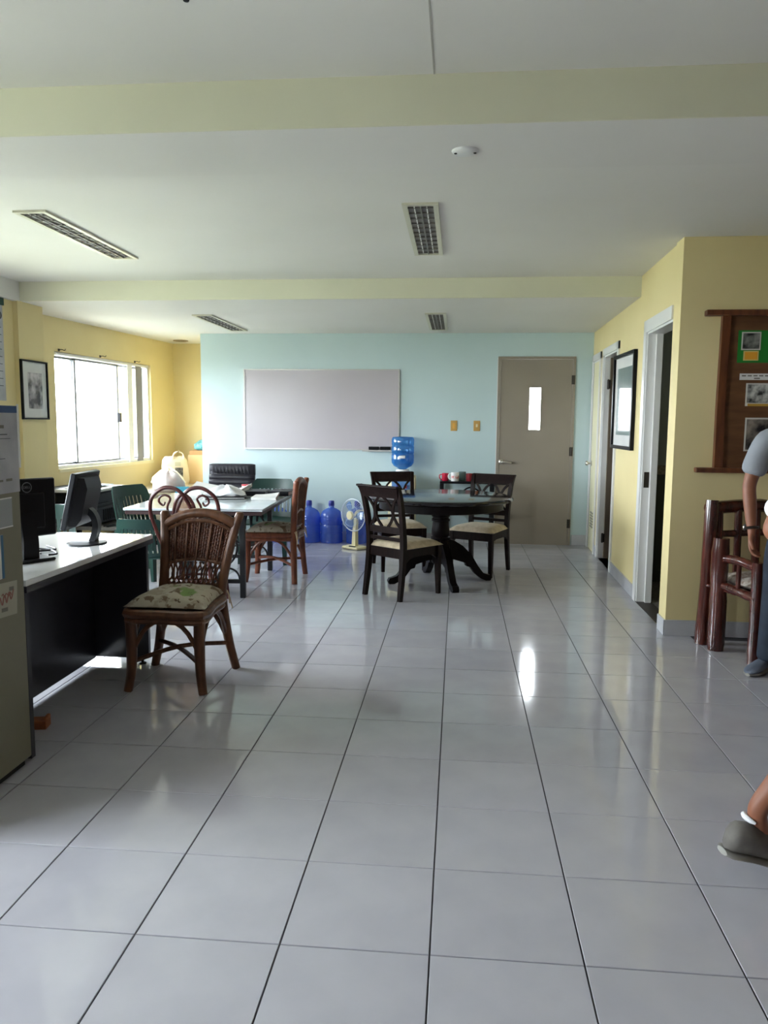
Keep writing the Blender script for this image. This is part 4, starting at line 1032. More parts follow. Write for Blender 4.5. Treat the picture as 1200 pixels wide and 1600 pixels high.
for k in range(9):
    b = BM(); bx(b, .20, .206, -.18 + k * .045, -.165 + k * .045, .045, .15); obj('rib', b, BLACKPL, f, 0)
b = BM(); bx(b, .19, .204, -.30, .27, .19, .205); obj('ridge', b, GREYPL, t, 0)
b = BM(); bx(b, .19, .198, -.30, .27, .22, .30, .003); obj('upper_panel', b, GREYPL, t)
for sx in (-.15, .15):
    for sy in (-.28, .25): b = BM(); bx(b, sx - .02, sx + .02, sy - .02, sy + .02, 0, .015); obj('foot', b, BLACKPL, t, 0)
for k, (dx, dy, rz, m_) in enumerate(((-.03, -.12, .05, PAPER), (.02, .05, -.12, mat('pale_blue_paper', (198, 216, 226), 0.8)))):
    b = BM(); bx(b, -.105, .105, -.148, .148, 0, .008); tag(obj('paper_stack', b, m_, None, 0, (-3.08 + dx, 5.33 + dy, .741 + .009 * k), (0, 0, rz)), ('white paper stack on the copier lid, the lower one', 'pale blue paper stack on the copier lid, on top')[k], 'paper')
t = thing('speaker_box', 'black speaker box left of the copier, against the window wall', 'speaker', (-3.42, 5.42, .395))
b = BM(); bx(b, -.07, .10, -.22, .22, 0, .335, .006); obj('body', b, BLACKPL, t)
b = BM(); bx(b, .10, .105, -.20, .20, .02, .315, .002); obj('grille', b, GREYPL, t)
t.location.x = -3.43

t = thing('sideboard', 'low brown sideboard in the alcove under the bags', 'sideboard', (-2.97, 7.12, 0))
b = BM(); bx(b, -.33, .33, -.68, .68, .05, .56, .004); obj('body', b, mat('tan_sideboard', (186, 174, 150), 0.5), t)
b = BM(); bx(b, -.34, .345, -.69, .69, .56, .585, .004); obj('top', b, MATS['tan_sideboard'], t)
b = BM(); bx(b, -.31, .31, -.66, .66, 0, .05); obj('plinth', b, GREYPL, t, 0)
for k in range(4):
    b = BM(); bx(b, .33, .345, -.67 + k * .335, -.345 + k * .335, .07, .55, .003); f = obj('door', b, MATS['tan_sideboard'], t)
    b = BM(); tube(b, [(.345, -.375 + k * .335, .40), (.365, -.375 + k * .335, .41), (.365, -.375 + k * .335, .45), (.345, -.375 + k * .335, .46)], .005, 6); obj('handle', b, STEEL, f)
def blob(bm, prof, seg, seed, amp, sq=(1, 1)):
    r_ = random.Random(seed); ph = [r_.uniform(0, 6.28) for _ in range(6)]; rings = []
    for k, (r, z) in enumerate(prof):
        rings.append([bm.verts.new((sq[0] * r * math.cos(2 * PI * a / seg) * (1 + amp * math.sin(3 * 2 * PI * a / seg + ph[0] + z * 9) + amp * .7 * math.sin(7 * 2 * PI * a / seg + ph[1] + z * 17)),
              sq[1] * r * math.sin(2 * PI * a / seg) * (1 + amp * math.sin(4 * 2 * PI * a / seg + ph[2] + z * 11)), z + amp * .12 * math.sin(5 * 2 * PI * a / seg + ph[3]) * (0 if k == 0 else 1))) for a in range(seg)])
    for A, B in zip(rings, rings[1:]):
        for a in range(seg): bm.faces.new((A[a], A[(a + 1) % seg], B[(a + 1) % seg], B[a]))
    bm.faces.new(rings[0][::-1]); bm.faces.new(rings[-1])
t = thing('tote_bag', 'upright off-white tote bag with black printed patch in the alcove corner', 'bag', (-3.08, 7.60, .586), math.radians(28))
b = BM(); blob(b, [(.15, 0), (.17, .05), (.165, .2), (.15, .3), (.12, .345), (.10, .35)], 28, 3, .05, (1.0, .5)); obj('bag_body', b, BAGW, t, 60)
b = BM(); bx(b, -.01, .085, -.093, -.083, .10, .215); obj('printed_patch', b, mat('black_print', (40, 38, 36), 0.7, (110, 106, 98), 40), t, 0)
b = BM(); bx(b, -.01, .06, -.088, -.080, .235, .285); obj('printed_emblem', b, mat('grey_green_print_ink', (190, 186, 160), 0.7), t, 0)
b = BM(); bar(b, [(-.04, -.06, .32), (-.015, -.065, .39), (.04, -.065, .415), (.09, -.06, .385), (.10, -.055, .32)], .012, .05, ref=(1, 0, 0), sm=4); obj('handle', b, BAGW, t)
t = thing('cardboard_sheet', 'tan cardboard sheet leaning behind the tote bag', 'cardboard', (-2.82, 7.79, .590), math.radians(8))
b = BM(); v = box(b, (0, 0, .18), (.30, .008, .36), (math.radians(-3), 0, 0)); obj('sheet', b, mat('pale_cardboard', (214, 186, 140), 0.8), t, 0)
t = thing('soft_bag', 'crumpled off-white bag slumped in front of the tote bag', 'bag', (-3.02, 7.22, .586), math.radians(10))
b = BM(); blob(b, [(.14, 0), (.19, .05), (.17, .12), (.10, .19), (.03, .23), (.01, .235)], 28, 11, .09, (1.05, .8)); obj('bag_body', b, mat('cream_bag_cloth', (232, 222, 202), 0.8), t, 60)
b = BM(); bx(b, .03, .12, -.135, -.11, .0, .03); obj('dark_label', b, GREYPL, t, 0)
t = thing('plastic_bag', 'pale pinkish plastic bag full of things beside the slumped bag', 'bag', (-2.80, 6.66, .586), math.radians(0))
b = BM(); blob(b, [(.16, 0), (.2, .05), (.18, .12), (.12, .19), (.05, .22), (.02, .225)], 28, 21, .11, (.8, 1.2)); obj('bag_body', b, PINKISH, t, 60)
for nm, lab, z0_, hh, m_ in (('cardboard_box', 'large brown cardboard box beside the corner of the cyan wall, lower of two', 0, .55, CARD), ('cardboard_box', 'brown cardboard box on top of another beside the cyan wall corner', .552, .45, CARD)):
    t = thing(nm, lab, 'box', (-2.785, 8.04, z0_), 0, 'cardboard boxes in the alcove')
    b = BM(); bx(b, -.20, .22, -.17, .17, 0, hh, .004); obj('carton', b, m_, t)
    b = BM(); bx(b, -.205, .225, -.1735, .1735, hh * .82, hh * .825); obj('flap_edge', b, mat('cardboard_edge', (150, 108, 66), 0.8), t, 0)
    b = BM(); bx(b, -.20, .22, -.025, .025, hh, hh + .002); obj('tape', b, mat('tan_packing_tape', (180, 132, 76), 0.35), t, 0)
t = thing('teal_bundle', 'teal and white patterned cloth bundle on top of the cardboard box', 'bundle', (-2.77, 8.02, 1.005))
b = BM(); blob(b, [(.15, 0), (.19, .03), (.18, .08), (.12, .12), (.04, .135)], 30, 8, .10, (1.05, .7)); obj('cloth', b, TEAL, t, 60)

# ================================================================== CLUTTER ON THE PALE TABLE
TZ = .7225
def sheet(x, y, z, rz, label, m=PAPER, sx=.21, sy=.297, th=.003, curl=.0):
    b_ = BM(); n = 6
    T = [[b_.verts.new(((2 * i / n - 1) * sx / 2, (2 * j / n - 1) * sy / 2, th + curl * (i / n) ** 2 * (j / n))) for i in range(n + 1)] for j in range(n + 1)]
    B = [[b_.verts.new((v.co.x, v.co.y, v.co.z - th)) for v in r] for r in T]
    for j in range(n):
        for i in range(n):
            b_.faces.new((T[j][i], T[j][i + 1], T[j + 1][i + 1], T[j + 1][i])); b_.faces.new((B[j][i], B[j + 1][i], B[j + 1][i + 1], B[j][i + 1]))
    rim = [(0, i) for i in range(n)] + [(j, n) for j in range(n)] + [(n, i) for i in range(n, 0, -1)] + [(j, 0) for j in range(n, 0, -1)]
    for k in range(len(rim)):
        a, c = rim[k], rim[(k + 1) % len(rim)]; b_.faces.new((T[a[0]][a[1]], T[c[0]][c[1]], B[c[0]][c[1]], B[a[0]][a[1]]))
    return tag(obj('paper_sheet', b_, m, None, 30, (x, y, z), (0, 0, rz)), label, 'paper', 'papers on the pale table')
sheet(-1.86, 4.62, TZ, .4, 'white paper stack lying at the left of the pale table', th=.03, curl=.03)
sheet(-1.57, 5.02, TZ, -.2, 'white curled paper stack in the middle of the pale table', th=.035, curl=.06)
sheet(-1.20, 4.70, TZ, .12, 'white papers fanned out right of the middle of the pale table', th=.02, curl=.02)
sheet(-1.84, 5.08, TZ, 1.5, 'white paper heap behind the left stack on the pale table', th=.05, curl=.05)
sheet(-1.34, 5.235, TZ, 1.5, 'thin white paper by the dark binders on the pale table', th=.008)
t = thing('plastic_bag', 'crumpled white plastic bag on the dark folder on the pale table', 'bag', (-1.545, 4.66, TZ + .022), .3)
b = BM(); blob(b, [(.13, 0), (.15, .02), (.12, .05), (.06, .075), (.02, .08)], 26, 33, .14, (1.1, .7)); obj('bag_body', b, WHITEFAB, t, 60)
t = thing('folder', 'black folder with white sheets on the pale table, under the crumpled bag', 'folder', (-1.53, 4.64, TZ), math.radians(14))
b = BM(); bx(b, -.17, .17, -.12, .12, 0, .006); obj('cover', b, BLACKPL, t, 0)
b = BM(); bx(b, -.155, .155, -.11, .11, .006, .016); obj('sheets', b, PAPER, t, 0)
b = BM(); bx(b, -.17, .17, -.12, .12, .016, .021); obj('cover', b, BLACKPL, t, 0)
t = thing('folder', 'teal blue folder standing on edge among the papers on the pale table', 'folder', (-2.0, 4.86, TZ), math.radians(15))
b = BM(); box(b, (0, 0, .036), (.12, .012, .07), (math.radians(-25), 0, 0)); obj('cover', b, mat('teal_card', (60, 140, 160), 0.5), t, 0); t.location.z += .004
for k, (x, y, rz, lab) in enumerate(((-1.335, 5.0, .05, 'thick black binder on the pale table, the left of two'), (-1.12, 5.05, -.04, 'black binder with pages at the right edge of the pale table'))):
    t = thing('binder', lab, 'binder', (x - .02, y, TZ), rz, 'black binders on the pale table')
    b = BM(); bx(b, -.09, .10, -.13, .13, 0, .004); obj('cover', b, BLACKPL, t, 0)
    b = BM(); bx(b, -.085, .09, -.125, .125, .004, .036); obj('pages', b, PAPER if k else GREYPL, t, 0)
    b = BM(); bx(b, -.09, .10, -.13, .13, .036, .042); obj('cover', b, BLACKPL, t, 0)
    b = BM(); bx(b, -.09, .10, -.134, -.13, 0, .042); obj('spine', b, BLACKPL, t, 0)
t = thing('tin', 'small pink and white tin among papers, far side of the pale table', 'tin', (-1.52, 5.22, TZ))
b = BM(); lathe(b, [(0, 0), (.035, 0), (.035, .06), (.03, .062), (0, .062)], 20); obj('can', b, mat('pink_white_tin', (224, 190, 190), 0.4, (236, 232, 230), 30), t)
b = BM(); lathe(b, [(0, .0625), (.036, .0625), (.036, .075), (0, .077)], 20); obj('lid', b, mat('red_lid', (190, 60, 70), 0.4), t)

# ================================================================== WATER BOTTLES, FAN, DISPENSER, SIDE STAND WITH MUGS
def bottle(label, x, y):
    t = thing('water_bottle', label, 'bottle', (x, y, 0), random.uniform(0, 6), 'blue water bottles on the floor')
    b = BM(); lathe(b, [(0, .012), (.10, .0), (.125, .006), (.127, .03), (.127, .10), (.122, .112), (.127, .124), (.127, .20), (.121, .212), (.127, .225), (.127, .295), (.122, .325), (.10, .365), (.06, .39), (.034, .40), (.03, .41), (.029, .45), (.0, .45)], 32); obj('bottle_body', b, BLUEPL, t, 50)
    b = BM(); lathe(b, [(0, .485), (.026, .483), (.032, .476), (.034, .44), (.033, .425), (.031, .425)], 20); obj('cap', b, DKBLUE, t, 50)
    b = BM(); lathe(b, [(.128, .232), (.130, .236), (.130, .285), (.128, .289)], 32); obj('band', b, BLUEPL, t, 50)
    return t
B0 = bottle('blue water bottle partly hidden behind the reddish rattan chair, leftmost', -1.62, 6.93)
for lab, x in (('blue water bottle just right of the reddish rattan chair', -1.245), ('blue water bottle left of the cream fan', -.985), ('blue water bottle directly behind the cream fan', -.685)):
    dup(B0, (x, 6.93, 0), x * 3, lab)

t = thing('table_fan', 'cream floor fan with pale blue blades before the cyan wall', 'fan', (-.655, 6.50, 0), math.radians(-36))
b = BM(); box(b, (0, 0, .018), (.235, .18, .03), None, .012, 2); obj('base', b, CREAMPL, t)
b = BM(); box(b, (.03, -.075, .038), (.09, .02, .01), None, .003); obj('switch_panel', b, GREYPL, t)
b = BM(); bar(b, [(0, 0, .03), (0, .005, .20), (0, .02, .34)], [.055, .045, .035], [.05, .045, .035]); obj('stand_post', b, CREAMPL, t)
b = BM(); lathe(b, [(0, -.13), (.035, -.125), (.05, -.10), (.052, -.02), (.04, 0), (0, 0)], 20); bmesh.ops.rotate(b, matrix=Matrix.Rotation(PI / 2, 3, 'X'), verts=b.verts, cent=(0, 0, 0)); bmesh.ops.translate(b, vec=(0, .03, .375), verts=b.verts); mo = obj('motor', b, CREAMPL, t)
FC = Vector((0, -.03, .375)); RF = .175
for k in range(3):
    b = BM(); R_ = []
    for j in range(7):
        r = .04 + .115 * j / 6; row = []
        for i in range(7):
            a = k * 2 * PI / 3 + (-.42 + .85 * i / 6) * (.75 + .35 * math.sin(PI * j / 6)); row.append(b.verts.new(FC + Vector((r * math.cos(a), .025 * (i / 6 - .5), r * math.sin(a)))))
        R_.append(row)
    for j in range(6):
        for i in range(6): b.faces.new((R_[j][i], R_[j][i + 1], R_[j + 1][i + 1], R_[j + 1][i]))
    bl_ = obj('blade', b, BLADE, t, 60); md = bl_.modifiers.new('thickness', 'SOLIDIFY'); md.thickness = .002
b = BM(); lathe(b, [(0, .03), (.04, .028), (.048, .015), (.048, 0), (0, 0)], 24); bmesh.ops.rotate(b, matrix=Matrix.Rotation(PI / 2, 3, 'X'), verts=b.verts, cent=(0, 0, 0)); bmesh.ops.translate(b, vec=FC + Vector((0, -.035, 0)), verts=b.verts); obj('hub_cap', b, CREAMPL, t)
b = BM()
tube(b, circ(0, FC.z, RF, FC.y, 40)[:-1], .006, 8, closed=True); tube(b, circ(0, FC.z, .05, FC.y - .05, 20)[:-1], .003, 6, closed=True); tube(b, circ(0, FC.z, .12, FC.y - .043, 30)[:-1], .002, 5, closed=True)
for k in range(44):
    a = 2 * PI * k / 44; d = Vector((math.cos(a), 0, math.sin(a)))
    tube(b, [FC + d * .05 + Vector((0, -.05, 0)), FC + d * .12 + Vector((0, -.043, 0)), FC + d * .162 + Vector((0, -.025, 0)), FC + d * RF], .0011, 4)
    tube(b, [FC + d * .05 + Vector((0, .05, 0)), FC + d * .12 + Vector((0, .043, 0)), FC + d * .162 + Vector((0, .025, 0)), FC + d * RF], .0011, 4)
obj('wire_guard', b, WIRE, t)

t = thing('water_dispenser', 'cream water dispenser behind the dining chair by the cyan wall', 'dispenser', (-.165, 6.88, 0))
b = BM(); box(b, (0, 0, .40), (.30, .30, .78), None, .02, 2); obj('cabinet', b, CREAMPL, t)
b = BM(); box(b, (0, -.152, .66), (.22, .01, .15), None, .004); obj('tap_recess', b, mat('blue_grey_panel', (90, 130, 180), 0.4), t)
for s in (-1, 1): b = BM(); tube(b, [(s * .05, -.155, .69), (s * .05, -.185, .69), (s * .05, -.19, .655)], .011, 8); obj('tap', b, (DKBLUE, mat('red_tap', (180, 40, 40), 0.4))[s > 0], t)
b = BM(); lathe(b, [(.14, .79), (.125, .81), (.075, .84), (.07, .86), (0, .86)], 28); obj('bottle_collar', b, WHITEPL, t)
b = BM(); box(b, (0, -.153, .25), (.25, .008, .40), None, .003); obj('front_panel', b, WHITEPL, t)
t = thing('water_jug', 'translucent blue water jug upside down on the dispenser', 'water jug', (-.165, 6.88, .861))
b = BM(); lathe(b, [(0, .0), (.04, .0), (.055, .012), (.10, .035), (.123, .07), (.126, .10), (.126, .16), (.120, .172), (.126, .184), (.126, .25), (.12, .262), (.126, .274), (.126, .335), (.115, .358), (.06, .362), (.0, .352)], 36); obj('jug_body', b, BLUEJUG, t, 50)
b = BM(); lathe(b, [(0, .022), (.05, .022), (.095, .045), (.115, .08), (.117, .20), (0, .20)], 32); obj('water', b, tinted_plastic('blue_water', (190, 225, 245), .85, .03, (110, 175, 225)), t, 50)
b = BM(); vs = []
for a in range(7):
    an = -PI / 2 - .28 + .56 * a / 6; vs.append([b.verts.new((r * math.cos(an), r * math.sin(an), z)) for r, z in ((.1275, .125), (.1275, .155), (.1265, .155), (.1265, .125))])
for A, B in zip(vs, vs[1:]):
    for k in range(4): b.faces.new((A[k], A[(k + 1) % 4], B[(k + 1) % 4], B[k]))
b.faces.new(vs[0]); b.faces.new(vs[-1][::-1]); obj('jug_label', b, PAPER, t)

t = thing('side_stand', 'small black two-tier stand with mugs between dispenser and grey door', 'stand', (.56, 6.88, 0))
for z in (.74, .42):
    b = BM(); bx(b, -.30, .30, -.16, .16, z - .025, z, .003); obj('shelf', b, BLACKPL, t)
for sx in (-.28, .28):
    for sy in (-.14, .14):
        b = BM(); bx(b, sx - .02, sx + .02, sy - .02, sy + .02, 0, .715, .002); obj('leg', b, BLACKPL, t)
def mug(label, x, y, z, m, r=.038, h=.085, handle=1, deco=None, rz=PI):
    t = thing('mug', label, 'mug', (x, y, z), rz, 'mugs on the small black stand')
    b = BM(); lathe(b, [(0, 0), (r * .9, 0), (r, .008), (r, h), (r - .004, h), (r - .005, .008), (0, .006)], 24); obj('cup', b, m, t, 50)
    if handle:
        b = BM(); tube(b, [(r - .002, 0, h * .82), (r + .022, 0, h * .78), (r + .028, 0, h * .5), (r + .018, 0, h * .25), (r - .002, 0, h * .18)], .0055, 8, sm=4); obj('handle', b, m, t)
    if deco:
        b = BM(); lathe(b, [(r + .0005, h * .3), (r + .001, h * .32), (r + .001, h * .62), (r + .0005, h * .64)], 24); obj('printed_band', b, deco, t)
    return t
RED = mat('crimson_glaze', (186, 34, 62), 0.25); WGL = mat('white_glaze', (232, 230, 228), 0.2)
mug('crimson mug, leftmost on the black stand', .318, 6.82, .74, RED)
mug('white mug with red print, in front on the black stand', .425, 6.78, .74, WGL, .045, .098, 1, mat('red_white_print', (226, 220, 216), 0.3, (190, 70, 70), 60))
mug('grey-green glass mug behind the white mug', .507, 6.88, .74, tinted_plastic('green_grey_glass', (205, 220, 216), .6, .1, (170, 190, 186)), .04, .10)
mug('dark red mug right of the glass mug', .585, 6.82, .74, mat('dark_red_glaze', (130, 36, 44), 0.3), rz=PI / 2)
mug('brown and orange mug near the dining chair on the stand', .672, 6.80, .74, mat('brown_orange_glaze', (120, 62, 26), 0.3, (200, 110, 40), 25), rz=0)
t = thing('bowl', 'upturned white bowl on the lower shelf of the black stand', 'bowl', (.42, 6.84, .42)); b = BM(); lathe(b, [(.075, 0), (.078, .0), (.06, .05), (.03, .075), (0, .078), (0, .074), (.028, .07), (.056, .047), (.075, 0)], 24); obj('bowl_shell', b, WGL, t, 60)
t = thing('kettle', 'black kettle on the lower shelf of the black stand', 'kettle', (.60, 6.86, .42)); b = BM(); lathe(b, [(0, 0), (.085, 0), (.09, .02), (.08, .12), (.06, .15), (.02, .16), (0, .163)], 24); obj('body', b, BLACKPL, t, 60)
b = BM(); tube(b, [(.07, 0, .14), (.10, 0, .2), (0, 0, .245), (-.08, 0, .2), (-.065, 0, .14)], .009, 8, sm=4); obj('handle', b, BLACKPL, t)
b = BM(); tube(b, [(-.075, 0, .08), (-.12, 0, .12), (-.135, 0, .15)], [.018, .014, .01], 8); obj('spout', b, BLACKPL, t)

# ================================================================== LOG ARMCHAIR
t = thing('log_armchair', 'varnished dark red log armchair below the bulletin board', 'chair', (2.02, 2.96, 0), math.radians(20))
def log(name, P, r, seg=12):
    b_ = BM(); rr = random.Random(len(t.children) + 5)
    Q = smooth_pts(P, 4); rad = [r * (1 + rr.uniform(-.06, .06)) for _ in Q]; rad[0] *= .93; rad[-1] *= .93
    tube(b_, Q, rad, seg)
    return obj(name, b_, LOGWOOD, t, 50)
# local frame: chair faces -Y, width along +X
WCH = .72
for x in (0.045, WCH):
    log('arm_post', [(x, 0, 0), (x + .004, .004, .25), (x - .004, 0, .5), (x, 0, .70)], .05)
    log('rear_post', [(x + .0, .14, 0), (x + .025, .15, .4), (x + .05, .17, .915)], .042)
    log('front_post', [(x + .02, -.30, 0), (x + .025, -.295, .3), (x + .015, -.30, .60)], .033)
    log('arm_rail', [(x, -.01, .575), (x + .01, -.15, .585), (x + .015, -.31, .565)], .028)
    log('arm_rail', [(x, -.01, .415), (x + .01, -.15, .40), (x + .015, -.31, .385)], .026)
    log('arm_spindle', [(x + .01, -.155, .40), (x + .01, -.155, .58)], .015)
log('front_rail', [(.05, -.29, .36), (.38, -.295, .365), (WCH, -.29, .36)], .03)
log('rear_rail', [(.06, .15, .38), (.38, .155, .38), (WCH, .15, .38)], .03)
log('back_crest', [(.07, .175, .86), (.36, .18, .875), (WCH, .175, .86)], .042)
log('back_rail', [(.07, .16, .70), (.36, .165, .70), (WCH, .16, .70)], .022)
for x in (.15, .29, .43, .57): log('back_slat', [(x, .155, .38), (x, .165, .86)], .024)
b = BM()
for k in range(7): bx(b, .04, .72, -.27 + k * .058, -.222 + k * .058, .375, .395, .004)
o = obj('seat_slats', b, LOGWOOD, t); o['kind'] = 'stuff'
t2 = thing('seat_cushion', 'white patterned seat cushion on the log armchair', 'cushion', t.location + Vector((0, 0, 0)), t.rotation_euler.z)
b = BM(); cushion(b, .28, .19, .05, .43, 14, 12, None, .65); bmesh.ops.translate(b, vec=(.385, -.07, 0), verts=b.verts)
obj('pad', b, mat('white_pattern_fabric', (222, 214, 204), 0.85, (150, 128, 112), 40), t2, 60)

# ================================================================== PEOPLE
def skin(name, V, E_, m, parent=None, sub=2, root=0):
    """one continuous surface grown over a jointed skeleton: V = [(pos, radius or (rx, ry))]"""
    me = bpy.data.meshes.new(name); me.from_pydata([Vector(v[0]) for v in V], E_, [])
    o = bpy.data.objects.new(name, me); COL.objects.link(o)
    sk = o.modifiers.new('skin', 'SKIN'); sk.use_smooth_shade = True; sk.branch_smoothing = .6
    for k, v in enumerate(V):
        r = v[1]; me.skin_vertices[0].data[k].radius = r if isinstance(r, tuple) else (r, r)
        me.skin_vertices[0].data[k].use_root = (k == root)
    ss = o.modifiers.new('subsurf', 'SUBSURF'); ss.levels = sub; ss.render_levels = sub
    dg = bpy.context.evaluated_depsgraph_get(); me2 = bpy.data.meshes.new_from_object(o.evaluated_get(dg))
    bpy.data.objects.remove(o); bpy.data.meshes.remove(me)
    me2.materials.clear(); me2.materials.append(m); me2.shade_smooth(); me2.name = name
    r = bpy.data.objects.new(name, me2); COL.objects.link(r)
    if parent: r.parent = parent
    return r
def chain(V, E_, start, pts):
    prev = start
    for p in pts:
        V.append(p); E_.append((prev, len(V) - 1)); prev = len(V) - 1
    return prev
def head_parts(t, c, fdir, s=1.0):
    """face and hair; c = head centre, fdir = unit facing direction (horizontal)"""
    f = Vector((*fdir, 0)).normalized(); r = Vector((f.y, -f.x, 0)); u = Vector((0, 0, 1)); c = Vector(c)
    M = Matrix(((r.x, f.x, 0, c.x), (r.y, f.y, 0, c.y), (0, 0, 1, c.z), (0, 0, 0, 1)))
    b_ = BM(); n = 20; rings = []
    for j in range(1, 14):
        ph = PI * j / 14 ; z = .115 * math.cos(ph); q = math.sin(ph)
        row = []
        for i in range(n):
            a = 2 * PI * i / n; x = .075 * q * math.cos(a); y = .095 * q * math.sin(a) + (.008 if z < 0 else -.004)
            if z < -.03: x *= 1 - .25 * (-z - .03) / .085; y *= 1 - .12 * (-z - .03) / .085
            if y > .05 and abs(x) < .018 and -.04 < z < .015: y += .02 * (1 - abs(x) / .02) * (1 - (z + .012) ** 2 / .0014 if abs(z + .012) < .037 else 0)
            if y > .05 and .01 < abs(x) < .05 and 0 <= z < .03: y -= .008
            row.append(b_.verts.new((x, y, z)))
        rings.append(row)
    for A, B in zip(rings, rings[1:]):
        for i in range(n): b_.faces.new((A[i], A[(i + 1) % n], B[(i + 1) % n], B[i]))
    tp = b_.verts.new((0, -.004, .115)); bt = b_.verts.new((0, .01, -.115))
    for i in range(n): b_.faces.new((tp, rings[0][(i + 1) % n], rings[0][i])); b_.faces.new((bt, rings[-1][i], rings[-1][(i + 1) % n]))
    bmesh.ops.transform(b_, matrix=M, verts=b_.verts); hd = obj('head', b_, SKIN, t, 60)
    b_ = BM()
    for s_ in (-1, 1):
        bmesh.ops.create_icosphere(b_, subdivisions=2, radius=.012, matrix=Matrix.Translation((s_ * .03, .081, .008)))
    bmesh.ops.transform(b_, matrix=M, verts=b_.verts); obj('eyes', b_, mat('dark_eyes', (40, 32, 28), 0.2), hd, 60)
    b_ = BM(); tube(b_, [(-.024, .084, -.055), (-.01, .093, -.052), (.01, .093, -.052), (.024, .084, -.055)], [.003, .0055, .0055, .003], 6); bmesh.ops.transform(b_, matrix=M, verts=b_.verts); obj('mouth', b_, mat('brown_lips', (120, 66, 58), 0.5), hd, 60)
    for s_ in (-1, 1):
        b_ = BM(); tube(b_, [(s_ * .074, -.012, .022), (s_ * .088, -.02, .012), (s_ * .085, -.012, -.018), (s_ * .072, -.004, -.026)], [.006, .01, .009, .005], 8); bmesh.ops.transform(b_, matrix=M, verts=b_.verts); obj('ear', b_, SKIN, hd, 60)
    b_ = BM(); rings = []
    for j in range(0, 8):
        ph = (PI * .60) * j / 7; row = []
        for i in range(n):
            a = 2 * PI * i / n; back = .5 - .5 * math.sin(a); pp = min(ph, PI * (.30 + .30 * back)); q = math.sin(pp)
            row.append(b_.verts.new((.081 * q * math.cos(a), .102 * q * math.sin(a) - .006, .124 * math.cos(pp))))
        rings.append(row)
    for A, B in zip(rings, rings[1:]):
        for i in range(n): b_.faces.new((A[i], A[(i + 1) % n], B[(i + 1) % n], B[i]))
    bmesh.ops.remove_doubles(b_, verts=b_.verts, dist=.0005)
    bmesh.ops.transform(b_, matrix=M, verts=b_.verts); hr = obj('hair', b_, HAIR, hd, 60)
def hand_verts(V, E_, wrist_i, wrist, d, side, palm_n, L_=.17, curl=.35):
    """palm plus five separate fingers grown from the wrist vertex; d = pointing direction, side = towards the thumb, palm_n = palm normal"""
    d, side, pn = Vector(d).normalized(), Vector(side).normalized(), Vector(palm_n).normalized(); w_ = Vector(wrist)
    pc = chain(V, E_, wrist_i, [(w_ + d * .035, (.026, .017))])
    for k, (o_, ln) in enumerate(((.029, .066), (.010, .075), (-.010, .070), (-.028, .055))):
        p0 = w_ + d * .085 + side * o_; a = [p0]
        dd = d.copy(); p = p0
        for j, f in enumerate((.45, .32, .23)):
            dd = (dd * math.cos(curl * (j + 1) * .7) + pn * math.sin(curl * (j + 1) * .7)).normalized(); p = p + dd * ln * f; a.append(p)
        chain(V, E_, pc, [(a[0], .0105), (a[1], .0088), (a[2], .0080), (a[3], .0066)])
    p0 = w_ + d * .025 + side * .026 + pn * .006; p1 = p0 + (d * .6 + side * .75 + pn * .2).normalized() * .036; p2 = p1 + (d * .9 + side * .25 + pn * .3).normalized() * .03; p3 = p2 + (d * .9 + pn * .35).normalized() * .022
    chain(V, E_, pc, [(p0, .014), (p1, .0115), (p2, .0095), (p3, .0075)])
def shoe(t, heel, toe, m, upv=(0, 0, 1), w_=.048, name='shoe', h=.075):
    h0, t0 = Vector(heel), Vector(toe); f = (t0 - h0); L_ = f.length; f.normalize(); u = Vector(upv); u = (u - f * u.dot(f)).normalized(); r = f.cross(u)
    def ring(x, hw_, z0_, z1_):
        return [h0 + f * x + r * (hw_ * math.cos(a * PI / 6)) + u * ((z0_ + z1_) / 2 + (z1_ - z0_) / 2 * math.sin(a * PI / 6)) for a in range(12)]
    def loft(rows):
        b_ = BM(); R = [[b_.verts.new(p) for p in q] for q in rows]
        for A, B in zip(R, R[1:]):
            for k in range(12): b_.faces.new((A[k], A[(k + 1) % 12], B[(k + 1) % 12], B[k]))
        b_.faces.new(R[0]); b_.faces.new(R[-1][::-1]); return b_
    up_ = loft([ring(-.004, w_ * .35, .02, h * .75), ring(.012, w_ * .66, .015, h), ring(.07, w_ * .72, .014, h * 1.02), ring(L_ * .42, w_ * .82, .014, h * .95), ring(L_ * .62, w_ * 1.0, .014, h * .72), ring(L_ * .82, w_ * .95, .014, h * .58), ring(L_ * .95, w_ * .62, .014, h * .42), ring(L_, w_ * .25, .016, h * .28)])
    s_ = obj(name, up_, m, t, 70)
    so = loft([ring(-.006, w_ * .40, 0, .018), ring(.012, w_ * .72, 0, .02), ring(L_ * .35, w_ * .78, 0, .02), ring(L_ * .65, w_ * 1.06, 0, .02), ring(L_ * .88, w_ * .9, 0, .02), ring(L_ + .004, w_ * .3, .004, .02)])
    obj('sole', so, SOLE, s_, 50)
    return s_

